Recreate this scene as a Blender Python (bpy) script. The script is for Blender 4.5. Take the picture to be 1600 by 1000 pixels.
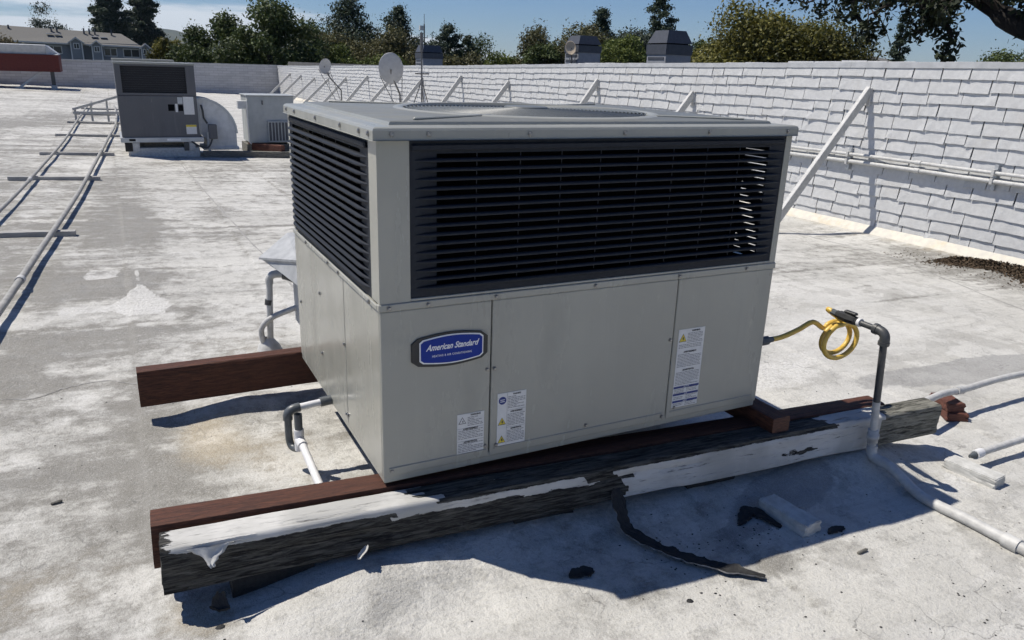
import bpy, bmesh, math, random
import numpy as np
from mathutils import Matrix, Vector
random.seed(7); rng = np.random.default_rng(7)
scene = bpy.context.scene
for o in list(bpy.data.objects): bpy.data.objects.remove(o, do_unlink=True)
COL = scene.collection
R = math.radians

# ------------------------------------------------------------------ camera, sky, sun, exposure
CAMZ = 1.67
PITCH, ROLL, YAW, FPX = .3169, .0328, .4752, 1198.8
cam_d = bpy.data.cameras.new('camera'); cam = bpy.data.objects.new('camera', cam_d); COL.objects.link(cam)
cam_d.sensor_width = 36; cam_d.lens = 36*FPX/1600; cam_d.clip_start = .05; cam_d.clip_end = 20000
cp, sp, cr, sr = math.cos(PITCH), math.sin(PITCH), math.cos(ROLL), math.sin(ROLL)
_rt, _up, _fw = Vector((1, 0, 0)), Vector((0, sp, cp)), Vector((0, cp, -sp))
_r2, _u2 = cr*_rt+sr*_up, -sr*_rt+cr*_up
_rz = Matrix.Rotation(-YAW, 3, 'Z')
_m = Matrix((_rz@_r2, _rz@_u2, -(_rz@_fw))).transposed().to_4x4(); _m.translation = (0, 0, CAMZ)
cam.matrix_world = _m
scene.camera = cam

SUN_EL, SUN_AZ = R(60), R(141)            # azimuth measured from +X towards +Y
sun_vec = Vector((math.cos(SUN_EL)*math.cos(SUN_AZ), math.cos(SUN_EL)*math.sin(SUN_AZ), math.sin(SUN_EL)))
sd = bpy.data.lights.new('sun', 'SUN'); sd.energy = 5.0; sd.angle = R(.53); sd.color = (1, .94, .845)
sun = bpy.data.objects.new('sun', sd); COL.objects.link(sun)
sun.rotation_euler = sun_vec.to_track_quat('Z', 'Y').to_euler()

world = bpy.data.worlds.new('World'); scene.world = world; world.use_nodes = True
wn, wl = world.node_tree.nodes, world.node_tree.links
for n in list(wn): wn.remove(n)
def WN(t, **k):
    n = wn.new(t)
    for a, v in k.items(): setattr(n, a, v)
    return n
sky = WN('ShaderNodeTexSky', sky_type='NISHITA', sun_disc=False, sun_elevation=SUN_EL, sun_rotation=R(90)-SUN_AZ,
         altitude=20, air_density=1.0, dust_density=0.0, ozone_density=5.5)
bg = WN('ShaderNodeBackground'); bg.inputs['Strength'].default_value = .062
wo = WN('ShaderNodeOutputWorld')
wtc = WN('ShaderNodeTexCoord'); wsep = WN('ShaderNodeSeparateXYZ'); wl.new(wtc.outputs['Generated'], wsep.inputs[0])
wmap = WN('ShaderNodeMapping'); wmap.inputs['Scale'].default_value = (3.2, 3.2, 26); wmap.inputs['Location'].default_value = (1.3, .2, .4)
wl.new(wtc.outputs['Generated'], wmap.inputs[0])
wno = WN('ShaderNodeTexNoise'); wno.inputs['Scale'].default_value = 1.0; wno.inputs['Detail'].default_value = 7; wno.inputs['Roughness'].default_value = .52
wl.new(wmap.outputs[0], wno.inputs['Vector'])
wfal = WN('ShaderNodeMapRange'); wfal.inputs[1].default_value = .0; wfal.inputs[2].default_value = .10; wfal.inputs[3].default_value = .17; wfal.inputs[4].default_value = -.34
wl.new(wsep.outputs['Z'], wfal.inputs[0])
wadd = WN('ShaderNodeMath', operation='ADD'); wl.new(wno.outputs['Fac'], wadd.inputs[0]); wl.new(wfal.outputs[0], wadd.inputs[1])
wr = WN('ShaderNodeMapRange', interpolation_type='SMOOTHSTEP'); wr.inputs[1].default_value = .5; wr.inputs[2].default_value = .62; wr.inputs[4].default_value = .82
wdot = WN('ShaderNodeVectorMath', operation='DOT_PRODUCT'); wdot.inputs[1].default_value = (-.13, .99, 0); wl.new(wtc.outputs['Generated'], wdot.inputs[0])
wbank = WN('ShaderNodeMapRange'); wbank.inputs[1].default_value = .80; wbank.inputs[2].default_value = .985; wbank.inputs[3].default_value = -.16; wbank.inputs[4].default_value = .13
wl.new(wdot.outputs['Value'], wbank.inputs[0]); wadd2 = WN('ShaderNodeMath', operation='ADD'); wl.new(wadd.outputs[0], wadd2.inputs[0]); wl.new(wbank.outputs[0], wadd2.inputs[1])
wl.new(wadd2.outputs[0], wr.inputs[0])
wmix = WN('ShaderNodeMixRGB'); wmix.inputs[2].default_value = (11.5, 12.2, 13.2, 1)
wtint = WN('ShaderNodeMixRGB', blend_type='MULTIPLY'); wtint.inputs[0].default_value = 1; wtint.inputs[2].default_value = (.85, .98, 1.25, 1)
wl.new(sky.outputs[0], wtint.inputs[1]); wl.new(wr.outputs[0], wmix.inputs[0]); wl.new(wtint.outputs[0], wmix.inputs[1])
wl.new(wmix.outputs[0], bg.inputs[0]); wl.new(bg.outputs[0], wo.inputs[0])

vs = scene.view_settings
vs.view_transform = 'Standard'; vs.look = 'None'; vs.exposure = 0.08; vs.gamma = 1; vs.use_curve_mapping = False
scene.render.engine = 'CYCLES'
cy = scene.cycles; cy.max_bounces = 5; cy.diffuse_bounces = 3; cy.glossy_bounces = 2; cy.transmission_bounces = 2; cy.transparent_max_bounces = 4; cy.caustics_reflective = False; cy.caustics_refractive = False; cy.use_light_tree = False; cy.volume_bounces = 0; cy.use_adaptive_sampling = True; cy.adaptive_threshold = .02

# ------------------------------------------------------------------ helpers
def slope(x): return -.03*(x-.7)

def hash2(ix, iy, s):
    h = (ix.astype(np.int64)*374761393 + iy.astype(np.int64)*668265263 + s*1442695041) & 0x7fffffff
    h = ((h ^ (h >> 13))*1274126177) & 0x7fffffff
    return ((h ^ (h >> 16)) & 0xffff)/65535.0
def vnoise(x, y, s=0):
    x = np.asarray(x, float); y = np.asarray(y, float)
    ix, iy = np.floor(x), np.floor(y); fx, fy = x-ix, y-iy
    fx, fy = fx*fx*(3-2*fx), fy*fy*(3-2*fy)
    a, b, c, d = hash2(ix, iy, s), hash2(ix+1, iy, s), hash2(ix, iy+1, s), hash2(ix+1, iy+1, s)
    return (a*(1-fx)+b*fx)*(1-fy)+(c*(1-fx)+d*fx)*fy
def fbm(x, y, s=0, o=4):
    t, a, n = 0, .5, 0
    for i in range(o):
        t = t+a*vnoise(x*2**i, y*2**i, s+i*17); n += a; a *= .5
    return t/n
def gs(x, y, cx, cy, sx, sy, rot=0):
    c, s = math.cos(rot), math.sin(rot); dx, dy = x-cx, y-cy
    u, v = c*dx+s*dy, -s*dx+c*dy
    return np.exp(-.5*((u/sx)**2+(v/sy)**2))
def sstep(a, b, x):
    t = np.clip((x-a)/(b-a), 0, 1); return t*t*(3-2*t)

class MB:
    def __init__(self): self.v, self.f, self.sm = [], [], []
    def add(self, vs, fs, smooth=False):
        n = len(self.v); self.v += [tuple(p) for p in vs]; self.f += [tuple(i+n for i in f) for f in fs]; self.sm += [smooth]*len(fs); return self
    def box(self, x0, x1, y0, y1, z0, z1, M=None):
        vs = [Vector(p) for p in ((x0, y0, z0), (x1, y0, z0), (x1, y1, z0), (x0, y1, z0), (x0, y0, z1), (x1, y0, z1), (x1, y1, z1), (x0, y1, z1))]
        if M is not None: vs = [M@p for p in vs]
        return self.add(vs, [(3, 2, 1, 0), (4, 5, 6, 7), (0, 1, 5, 4), (1, 2, 6, 5), (2, 3, 7, 6), (3, 0, 4, 7)])
    def bbox(self, x0, x1, y0, y1, z0, z1, b=.004, seg=2, M=None):
        bm = bmesh.new(); bmesh.ops.create_cube(bm, size=1)
        for v in bm.verts: v.co = Vector((x0+(v.co.x+.5)*(x1-x0), y0+(v.co.y+.5)*(y1-y0), z0+(v.co.z+.5)*(z1-z0)))
        bmesh.ops.bevel(bm, geom=bm.edges[:], offset=b, segments=seg, affect='EDGES', profile=.5)
        bm.verts.index_update()
        self.add([(M@v.co if M is not None else v.co) for v in bm.verts], [[v.index for v in f.verts] for f in bm.faces]); bm.free(); return self
    def prism(self, poly, axis, a, b, M=None):
        n = len(poly)
        def P(u, v, t):
            p = {'x': (t, u, v), 'y': (u, t, v), 'z': (u, v, t)}[axis]; p = Vector(p); return M@p if M is not None else p
        vs = [P(u, v, a) for u, v in poly]+[P(u, v, b) for u, v in poly]
        return self.add(vs, [tuple(range(n))[::-1], tuple(range(n, 2*n))]+[(i, (i+1) % n, n+(i+1) % n, n+i) for i in range(n)])
    def tube(self, pts, r, seg=12, cap=True, smooth=True):
        pts = [Vector(p) for p in pts]; n = len(pts); rs = r if isinstance(r, (list, tuple)) else [r]*n
        vs, fs = [], []
        t = (pts[1]-pts[0]).normalized(); nrm = t.orthogonal().normalized()
        for i, p in enumerate(pts):
            tt = ((pts[min(i+1, n-1)]-p).normalized()+(p-pts[max(i-1, 0)]).normalized())
            tt = tt.normalized() if tt.length > 1e-6 else t
            nrm = (nrm-tt*nrm.dot(tt)).normalized(); bn = tt.cross(nrm)
            for k in range(seg):
                a = 2*math.pi*k/seg; vs.append(p+(nrm*math.cos(a)+bn*math.sin(a))*rs[i])
        for i in range(n-1):
            for k in range(seg): fs.append((i*seg+k, i*seg+(k+1) % seg, (i+1)*seg+(k+1) % seg, (i+1)*seg+k))
        self.add(vs, fs, smooth)
        if cap: self.add(vs[:seg], [tuple(range(seg))[::-1]]); self.add(vs[-seg:], [tuple(range(seg))])
        return self
    def lathe(self, prof, seg=32, M=None, smooth=True):
        vs, fs = [], []; n = len(prof)
        for k in range(seg):
            a = 2*math.pi*k/seg
            for r, z in prof:
                p = Vector((r*math.cos(a), r*math.sin(a), z)); vs.append(M@p if M is not None else p)
        for k in range(seg):
            for i in range(n-1): fs.append((k*n+i, ((k+1) % seg)*n+i, ((k+1) % seg)*n+i+1, k*n+i+1))
        return self.add(vs, fs, smooth)
    def build(self, name, mat, parent=None, **kw):
        me = bpy.data.meshes.new(name); me.from_pydata(self.v, [], self.f); me.update()
        me.polygons.foreach_set('use_smooth', self.sm)
        if mat is not None: me.materials.append(mat)
        return link(name, me, parent, **kw)
def link(name, me, parent=None, loc=None, rot=None):
    o = bpy.data.objects.new(name, me); COL.objects.link(o)
    if parent is not None: o.parent = parent
    if loc is not None: o.location = loc
    if rot is not None: o.rotation_euler = rot
    return o
def tag(o, label, cat, group=None):
    o['label'] = label; o['category'] = cat
    if group: o['group'] = group
    return o
def thing(name, label, cat, loc=(0, 0, 0), rot=(0, 0, 0), group=None):
    o = bpy.data.objects.new(name, None); COL.objects.link(o); o.location = loc; o.rotation_euler = rot; o.empty_display_size = .1
    return tag(o, label, cat, group)
def kind(o, k): o['kind'] = k; return o
def np_mesh(name, V, F, mat, smooth=False, attrs=None):
    me = bpy.data.meshes.new(name); nv, nf = len(V), len(F); k = F.shape[1]
    me.vertices.add(nv); me.vertices.foreach_set('co', np.asarray(V, np.float32).ravel())
    me.loops.add(nf*k); me.loops.foreach_set('vertex_index', np.asarray(F, np.int32).ravel())
    me.polygons.add(nf); me.polygons.foreach_set('loop_start', np.arange(0, nf*k, k, dtype=np.int32)); me.polygons.foreach_set('loop_total', np.full(nf, k, np.int32))
    me.polygons.foreach_set('use_smooth', np.full(nf, bool(smooth)))
    me.update(calc_edges=True)
    for an, av in (attrs or {}).items():
        at = me.attributes.new(an, 'FLOAT', 'POINT'); at.data.foreach_set('value', np.asarray(av, np.float32).ravel())
    if mat: me.materials.append(mat)
    return me
def smooth_path(pts, n=8):
    pts = [Vector(p) for p in pts]; out = []
    for i in range(len(pts)-1):
        p0, p1, p2, p3 = pts[max(i-1, 0)], pts[i], pts[i+1], pts[min(i+2, len(pts)-1)]
        for k in range(n):
            t = k/n; out.append(.5*((2*p1)+(p2-p0)*t+(2*p0-5*p1+4*p2-p3)*t*t+(3*p1-p0-3*p2+p3)*t**3))
    return out+[pts[-1]]

# ------------------------------------------------------------------ materials
class NT:
    def __init__(self, name):
        self.m = bpy.data.materials.new(name); self.m.use_nodes = True; self.t = self.m.node_tree
        self.b = self.t.nodes['Principled BSDF']; self.out = self.t.nodes['Material Output']
        self.tc = self.t.nodes.new('ShaderNodeTexCoord')
    def n(self, t, **k):
        n = self.t.nodes.new(t)
        for a, v in k.items():
            if isinstance(a, str) and a.startswith('i_'): n.inputs[a[2:].replace('_', ' ')].default_value = v
            else: setattr(n, a, v)
        return n
    def l(self, a, b): self.t.links.new(a, b)
    def noise(self, scale, detail=4, rough=.55, stretch=None, dist=0, off=(0, 0, 0)):
        mp = self.n('ShaderNodeMapping'); mp.inputs['Scale'].default_value = stretch or (1, 1, 1); mp.inputs['Location'].default_value = off
        self.l(self.tc.outputs['Object'], mp.inputs[0])
        t = self.n('ShaderNodeTexNoise'); t.inputs['Scale'].default_value = scale; t.inputs['Detail'].default_value = detail
        t.inputs['Roughness'].default_value = rough; t.inputs['Distortion'].default_value = dist
        self.l(mp.outputs[0], t.inputs['Vector']); return t.outputs['Fac']
    def attr(self, name): return self.n('ShaderNodeAttribute', attribute_name=name).outputs['Fac']
    def math(self, op, a, b=None, clamp=False):
        m = self.n('ShaderNodeMath', operation=op, use_clamp=clamp)
        for i, x in enumerate((a, b)):
            if x is None: continue
            if isinstance(x, (int, float)): m.inputs[i].default_value = x
            else: self.l(x, m.inputs[i])
        return m.outputs[0]
    def rng(self, v, a, b, c=0, d=1, smooth=True):
        m = self.n('ShaderNodeMapRange', interpolation_type='SMOOTHSTEP' if smooth else 'LINEAR')
        for i, x in ((1, a), (2, b), (3, c), (4, d)): m.inputs[i].default_value = x
        self.l(v, m.inputs[0]); return m.outputs[0]
    def mix(self, fac, a, b, mode='MIX'):
        m = self.n('ShaderNodeMixRGB', blend_type=mode)
        for i, x in enumerate((fac, a, b)):
            if isinstance(x, (int, float)): m.inputs[i].default_value = x if i == 0 else (x, x, x, 1)
            elif isinstance(x, tuple): m.inputs[i].default_value = (*x, 1) if len(x) == 3 else x
            else: self.l(x, m.inputs[i])
        return m.outputs[0]
    def bump(self, h, strength=.3, dist=.01, prev=None):
        b = self.n('ShaderNodeBump'); b.inputs['Strength'].default_value = strength; b.inputs['Distance'].default_value = dist
        self.l(h, b.inputs['Height'])
        if prev is not None: self.l(prev, b.inputs['Normal'])
        return b.outputs[0]
    def fin(self, col=None, rough=None, nrm=None, metal=None, spec=None):
        for k, v in (('Base Color', col), ('Roughness', rough), ('Normal', nrm), ('Metallic', metal), ('Specular IOR Level', spec)):
            if v is None: continue
            if isinstance(v, (int, float)): self.b.inputs[k].default_value = v
            elif isinstance(v, tuple): self.b.inputs[k].default_value = (*v, 1)
            else: self.l(v, self.b.inputs[k])
        return self.m
def pm(name, c1, c2=None, scale=20, rough=.6, bump=.15, dist=.003, metal=0, stretch=None, detail=5, spec=.5, dirt=None):
    t = NT(name); c2 = c2 or tuple(x*.8 for x in c1)
    n = t.noise(scale, detail, .6, stretch)
    col = t.mix(t.rng(n, .3, .7), c1, c2)
    if dirt:
        d = t.noise(scale*.23, 6, .65, None, 0, (3, 7, 1)); col = t.mix(t.rng(d, .52, .75, 0, dirt[1]), col, dirt[0])
    nr = t.bump(n, bump, dist) if bump else None
    return t.fin(col, rough, nr, metal, spec)

def pm_world(name, c1, c2, scale, rough, bump, dist, dirt=None):
    t = NT(name); g = t.n('ShaderNodeNewGeometry')
    class _T: pass
    t.tc = _T(); t.tc.outputs = {'Object': g.outputs['Position']}
    n = t.noise(scale, 5, .6); col = t.mix(t.rng(n, .3, .7), c1, c2)
    if dirt: col = t.mix(t.rng(t.noise(2.1, 6, .65), .52, .75, 0, dirt[1]), col, dirt[0])
    oi = t.n('ShaderNodeNewGeometry'); col = t.mix(t.math('MULTIPLY', oi.outputs['Random Per Island'], .14), col, (.5, .5, .5))
    return t.fin(col, rough, t.bump(n, bump, dist))
M = {}
M['unit'] = None
def unit_paint(name, c, rough=.42):
    t = NT(name)
    n1 = t.noise(1.7, 4, .5); n2 = t.noise(260, 2, .5); n3 = t.noise(5, 6, .65, (1, 1, .25)); n4 = t.noise(2.2, 3, .5)
    col = t.mix(t.rng(n1, .3, .7), c, tuple(x*.9 for x in c))
    col = t.mix(t.rng(n3, .52, .75, 0, .30), col, tuple(x*.6 for x in c)); col = t.mix(t.rng(t.noise(14, 6, .7, (1, 1, .35), 0, (5, 2, 8)), .60, .72, 0, .22), col, (.52, .50, .44))
    sk = t.noise(26, 4, .6, (1, 1, .05), 0, (1, 3, 0)); col = t.mix(t.rng(sk, .56, .70, 0, .10), col, tuple(x*.66 for x in c)); col = t.mix(t.rng(sk, .42, .30, 0, .06), col, (.55, .53, .48))
    r = t.rng(n3, .3, .75, rough-.06, rough+.14)
    nr = t.bump(n4, .30, .03, t.bump(n2, .05, .001))
    return t.fin(col, r, nr, .0, .5)
M['unit'] = unit_paint('beige_grey_enamel', (.365, .362, .318), .21)
M['cap'] = unit_paint('beige_grey_enamel_cap', (.31, .315, .288), .33)
M['captop'] = unit_paint('weathered_top_enamel', (.175, .18, .165), .42)
M['unit_in'] = pm('black_interior', (.006, .0065, .008), rough=.9, bump=0, spec=.1)
M['louver'] = pm('navy_grey_louver', (.030, .034, .042), (.025, .028, .035), 60, .5, .05, spec=.12)
M['coil'] = pm('black_coil_fins', (.0012, .0012, .0016), (.002, .002, .0024), 220, .9, .3, .002, stretch=(1, 1, .02), spec=.03)
M['steel'] = pm('zinc_screw', (.35, .35, .34), (.2, .2, .2), 300, .35, .0, metal=.9)
M['wire'] = pm('dark_grille_wire', (.028, .031, .038), rough=.45, bump=0)
M['guard'] = pm('grey_fan_guard', (.15, .16, .16), (.11, .12, .12), 40, .45, 0)
M['seam'] = pm('dark_gap', (.02, .02, .02), rough=.9, bump=0)
M['badge_dark'] = pm('badge_charcoal_plastic', (.022, .024, .026), rough=.45, bump=0)
M['badge_blue'] = pm('badge_royal_blue', (.012, .038, .27), (.011, .034, .25), 8, .5, 0, spec=.2)
M['print_white'] = pm('white_print', (.82, .82, .82), (.78, .78, .78), 30, .5, 0)
M['label_white'] = pm('label_vinyl', (.70, .70, .69), (.64, .64, .63), 30, .5, 0)
M['print_black'] = pm('black_print', (.06, .06, .065), rough=.6, bump=0)
M['print_grey'] = pm('grey_print', (.20, .20, .21), rough=.6, bump=0)
M['print_blue'] = pm('blue_print', (.03, .05, .22), rough=.6, bump=0)
M['yellow'] = pm('warning_yellow', (.75, .60, .06), rough=.6, bump=0)

def wood(name, c1, c2, c3, st=(1, 14, 14), rough=.7, bs=.5):
    t = NT(name)
    n = t.noise(6, 8, .62, st, .6); f = t.noise(34, 5, .7, (1, 9, 9)); big = t.noise(2.3, 3, .5)
    fine = t.noise(150, 3, .6, (.12, 1, 1))
    col = t.mix(t.rng(n, .38, .62), c1, c2); col = t.mix(t.rng(f, .50, .64, 0, .75), col, c3); col = t.mix(t.rng(fine, .52, .68, 0, .5), col, c3); col = t.mix(t.rng(fine, .46, .34, 0, .35), col, tuple(min(1, x*1.6) for x in c1))
    col = t.mix(t.rng(big, .45, .7, 0, .35), col, c2)
    h = t.math('ADD', t.math('MULTIPLY', n, .6), t.math('MULTIPLY', fine, .45))
    return t.fin(col, rough, t.bump(h, bs, .01), 0, .35)
M['brown'] = wood('brown_stained_timber', (.100, .038, .022), (.060, .023, .015), (.024, .011, .008), bs=.6)
M['red'] = wood('redwood_offcut', (.15, .058, .040), (.10, .04, .030), (.04, .02, .016))
M['drywood'] = wood('grey_weathered_timber', (.20, .19, .165), (.12, .115, .10), (.03, .03, .028), bs=.9)
M['endgrain'] = pm('brown_end_grain', (.13, .058, .034), (.06, .028, .02), 26, .8, .6, .006, stretch=(1, 1, 5))

def old_beam_mat():
    t = NT('peeling_painted_timber')
    n = t.noise(7, 7, .68, (1, 8, 8), 1.6); fine = t.noise(130, 4, .7, (.07, 1, 1)); pk = t.noise(20, 8, .75, (.5, 1, 1)); big = t.noise(4, 4); grain = t.noise(60, 4, .7, (.10, 1, 1), 0, (4, 4, 4))
    wcol = t.mix(t.rng(n, .38, .62), (.064, .063, .058), (.017, .017, .016)); wcol = t.mix(t.rng(fine, .48, .66, 0, .7), wcol, (.120, .116, .104)); wcol = t.mix(t.rng(grain, .52, .62, 0, .85), wcol, (.008, .008, .008))
    grey = t.mix(t.rng(n, .38, .62), (.24, .235, .20), (.11, .108, .09)); grey = t.mix(t.rng(grain, .52, .64, 0, .85), grey, (.022, .022, .02))
    wcol = t.mix(t.attr('grey'), wcol, grey)
    pcol = t.mix(t.rng(big, .35, .65), (.57, .565, .545), (.42, .418, .40)); pcol = t.mix(t.rng(fine, .56, .72, 0, .55), pcol, (.30, .295, .28)); pcol = t.mix(t.rng(grain, .60, .66, 0, .75), pcol, (.10, .098, .09))
    m = t.math('ADD', t.attr('paint'), t.math('MULTIPLY', t.math('SUBTRACT', pk, .5), 1.15)); m = t.math('ADD', m, t.math('MULTIPLY', t.math('SUBTRACT', grain, .5), .55))
    mask = t.rng(m, .49, .515)
    col = t.mix(mask, wcol, pcol)
    h = t.math('ADD', t.math('MULTIPLY', n, .5), t.math('MULTIPLY', fine, .35)); h = t.math('SUBTRACT', h, t.rng(grain, .52, .64, 0, .55)); hp = t.math('ADD', t.math('MULTIPLY', h, .35), .8)
    hh = t.mix(mask, h, hp)
    return t.fin(col, t.rng(mask, 0, 1, .85, .6), t.bump(hh, 1.0, .007), 0, .3)
M['oldbeam'] = old_beam_mat()

def roof_mat():
    t = NT('elastomeric_roof_coating')
    dirt, tan, coat, dark = t.attr('dirt'), t.attr('tan'), t.attr('coat'), t.attr('dark')
    n1 = t.noise(1.3, 3, .6, (.7, 1, 1)); n2 = t.noise(8, 6, .72); n3 = t.noise(60, 4, .72); n4 = t.noise(300, 2, .6); st = t.noise(3.0, 5, .66, (.20, 1.6, 1)); st2 = t.noise(11, 4, .65, (.13, 2.0, 1))
    base = t.mix(t.rng(n1, .3, .7), (.585, .575, .54), (.46, .452, .422))
    base = t.mix(t.rng(st, .46, .68, 0, .42), base, (.30, .295, .275))
    base = t.mix(t.rng(st2, .50, .68, 0, .30), base, (.58, .575, .555))
    base = t.mix(t.rng(st2, .44, .30, 0, .30), base, (.27, .264, .245))
    base = t.mix(t.rng(n2, .47, .68, 0, .50), base, (.26, .256, .243))
    pa = t.rng(t.noise(1.15, 7, .62, (.8, 1, 1), .3, (11, 4, 0)), .50, .535); base = t.mix(t.math('MULTIPLY', pa, .26), base, (.62, .615, .595))
    pb = t.rng(t.noise(2.7, 7, .66, None, .4, (3, 14, 0)), .55, .585); base = t.mix(t.math('MULTIPLY', pb, .36), base, (.25, .242, .22))
    dn = t.math('ADD', t.math('MULTIPLY', t.math('SUBTRACT', n2, .5), 1.5), t.math('MULTIPLY', t.math('SUBTRACT', st, .5), 1.3))
    dm = t.rng(t.math('ADD', dirt, dn), .30, .88)
    base = t.mix(t.math('MULTIPLY', dm, .82), base, (.150, .142, .124))
    tm = t.rng(t.math('ADD', tan, t.math('MULTIPLY', dn, .6)), .2, .9)
    base = t.mix(t.math('MULTIPLY', tm, .46), base, (.52, .43, .29))
    cm = t.rng(t.math('ADD', coat, t.math('MULTIPLY', dn, .45)), .40, .56)
    base = t.mix(t.math('MULTIPLY', cm, .72), base, t.mix(t.rng(n3, .38, .62), (.69, .685, .67), (.52, .515, .49)))
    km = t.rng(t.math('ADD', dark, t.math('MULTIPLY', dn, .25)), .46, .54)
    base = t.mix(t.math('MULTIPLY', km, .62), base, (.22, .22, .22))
    base = t.mix(t.rng(n3, .54, .66, 0, .36), base, (.22, .214, .196)); base = t.mix(t.rng(n3, .46, .35, 0, .14), base, (.66, .655, .635))
    base = t.mix(t.rng(n4, .50, .66, 0, .26), base, (.72, .715, .69)); base = t.mix(t.rng(n4, .45, .32, 0, .28), base, (.22, .214, .195))
    vo = t.n('ShaderNodeTexVoronoi', feature='DISTANCE_TO_EDGE'); vo.inputs['Scale'].default_value = 3.1
    wp = t.n('ShaderNodeMixRGB'); wp.inputs[0].default_value = .22
    nz = t.n('ShaderNodeTexNoise'); nz.inputs['Scale'].default_value = 5; nz.inputs['Detail'].default_value = 5; t.l(t.tc.outputs['Object'], nz.inputs['Vector'])
    t.l(t.tc.outputs['Object'], wp.inputs[1]); t.l(nz.outputs['Color'], wp.inputs[2]); t.l(wp.outputs[0], vo.inputs['Vector'])
    ck = t.math('MULTIPLY', t.rng(vo.outputs['Distance'], .0, .008, 1, 0), t.rng(n1, .50, .60))
    base = t.mix(t.math('MULTIPLY', ck, .60), base, (.13, .127, .12))
    h = t.math('ADD', t.math('MULTIPLY', n3, .9), t.math('MULTIPLY', n2, 1.3))
    return t.fin(base, t.rng(n2, .3, .7, .5, .8), t.bump(h, .8, .010), 0, .35)
M['roof'] = roof_mat()
M['shingle'] = pm_world('white_painted_shingle', (.545, .55, .55), (.47, .475, .475), 22, .6, .3, .003, dirt=((.42, .41, .39), .6))
M['wallshade'] = pm('shade_grey_backing', (.22, .22, .22), (.17, .17, .17), 12, .7, .3, .004)  # grey colour puts the shade of the shingle gaps into the backing
M['flash'] = pm('white_coping_metal', (.47, .48, .49), (.38, .39, .40), 6, .45, .1, .002, dirt=((.3, .3, .3), .5))
M['cant'] = pm('cream_coated_cant', (.62, .585, .50), (.52, .50, .45), 14, .7, .5, .006, dirt=((.52, .42, .25), .7))
M['pipewhite'] = pm('white_painted_pipe', (.54, .54, .525), (.42, .42, .41), 25, .55, .3, .002, dirt=((.30, .29, .27), .6))
M['pipegrey'] = pm('grey_painted_pipe', (.36, .355, .335), (.26, .255, .24), 18, .6, .3, .002, dirt=((.22, .21, .19), .6))
M['pvc'] = pm('white_pvc', (.74, .74, .74), (.66, .66, .67), 20, .35, .1, .001, dirt=((.4, .4, .4), .5))
M['greypvc'] = pm('grey_pvc_fitting', (.10, .11, .12), (.07, .08, .085), 30, .4, .1, .001)
M['iron'] = pm('black_iron_pipe', (.045, .05, .055), (.07, .07, .07), 60, .45, .25, .001)
M['blackplastic'] = pm('black_valve', (.014, .015, .017), (.03, .03, .03), 40, .5, .1, .001)
M['gasyellow'] = pm('yellow_coated_gas_connector', (.70, .47, .09), (.58, .38, .07), 60, .38, .15, .001)
M['wood_sleeper'] = pm('painted_sleeper_timber', (.42, .415, .40), (.28, .275, .265), 18, .8, .6, .004, stretch=(.3, 2, 2))
M['brickwhite'] = pm('white_painted_block', (.56, .56, .54), (.42, .42, .40), 24, .8, .7, .004, dirt=((.25, .24, .22), .6))
M['tar'] = pm('black_roofing_felt', (.010, .010, .011), (.022, .022, .022), 45, .75, .8, .006)
M['felt_edge'] = pm('felt_white_edge', (.42, .40, .37), (.10, .10, .10), 40, .85, .6, .004)
M['soil'] = pm('leaf_litter', (.050, .034, .020), (.10, .068, .040), 60, .95, .8, .01)
M['unit2'] = unit_paint('slate_grey_enamel', (.105, .108, .118), .5)
M['coil2'] = pm('dark_coil_guard', (.012, .012, .015), (.02, .02, .024), 90, .7, .4, .003, stretch=(.1, .1, 1))
M['galv'] = pm('galvanised_sheet', (.50, .52, .53), (.40, .42, .44), 7, .42, .1, .002, metal=.35, dirt=((.3, .3, .3), .4))
M['cabinet'] = pm('cream_sheet_metal_cabinet', (.40, .42, .42), (.32, .34, .34), 5, .45, .1, .002, dirt=((.33, .33, .32), .5))
M['ductwhite'] = pm('white_coated_duct', (.64, .65, .65), (.52, .53, .53), 9, .6, .3, .003, dirt=((.3, .3, .3), .4))
M['ductgrey'] = pm('grey_coated_sheet', (.40, .41, .42), (.30, .31, .32), 14, .55, .3, .003, dirt=((.22, .22, .22), .5))
M['dish'] = pm('grey_dish_enamel', (.40, .41, .43), (.34, .35, .37), 10, .45, .05, .001)
M['dishtan'] = pm('tan_dish_enamel', (.58, .48, .36), (.50, .41, .30), 10, .5, .05, .001)
M['mast'] = pm('dull_steel_mast', (.16, .16, .165), (.10, .10, .10), 40, .5, .1, .001, metal=.3)
M['vent'] = pm('charcoal_metal_shroud', (.065, .07, .085), (.05, .055, .065), 12, .5, .1, .002)
M['ventside'] = pm('grey_vent_siding', (.30, .31, .33), (.25, .26, .28), 12, .6, .1, .002)
M['brick'] = pm('red_brick_face', (.15, .035, .028), (.10, .026, .022), 30, .85, .4, .004)
M['siding'] = pm('blue_grey_siding', (.20, .22, .25), (.17, .19, .22), 5, .8, .2, .01, stretch=(.1, .1, 6))
M['roofgrey'] = pm('grey_shingle_roof', (.17, .165, .155), (.12, .118, .11), 12, .9, .3, .02)
M['trim'] = pm('white_house_trim', (.62, .63, .64), rough=.6, bump=0)
M['glass'] = pm('dark_window_glass', (.03, .035, .04), rough=.08, bump=0)
M['nbr'] = pm('neighbour_roof_membrane', (.14, .14, .145), (.10, .10, .10), 3, .85, .2, .01)

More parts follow.
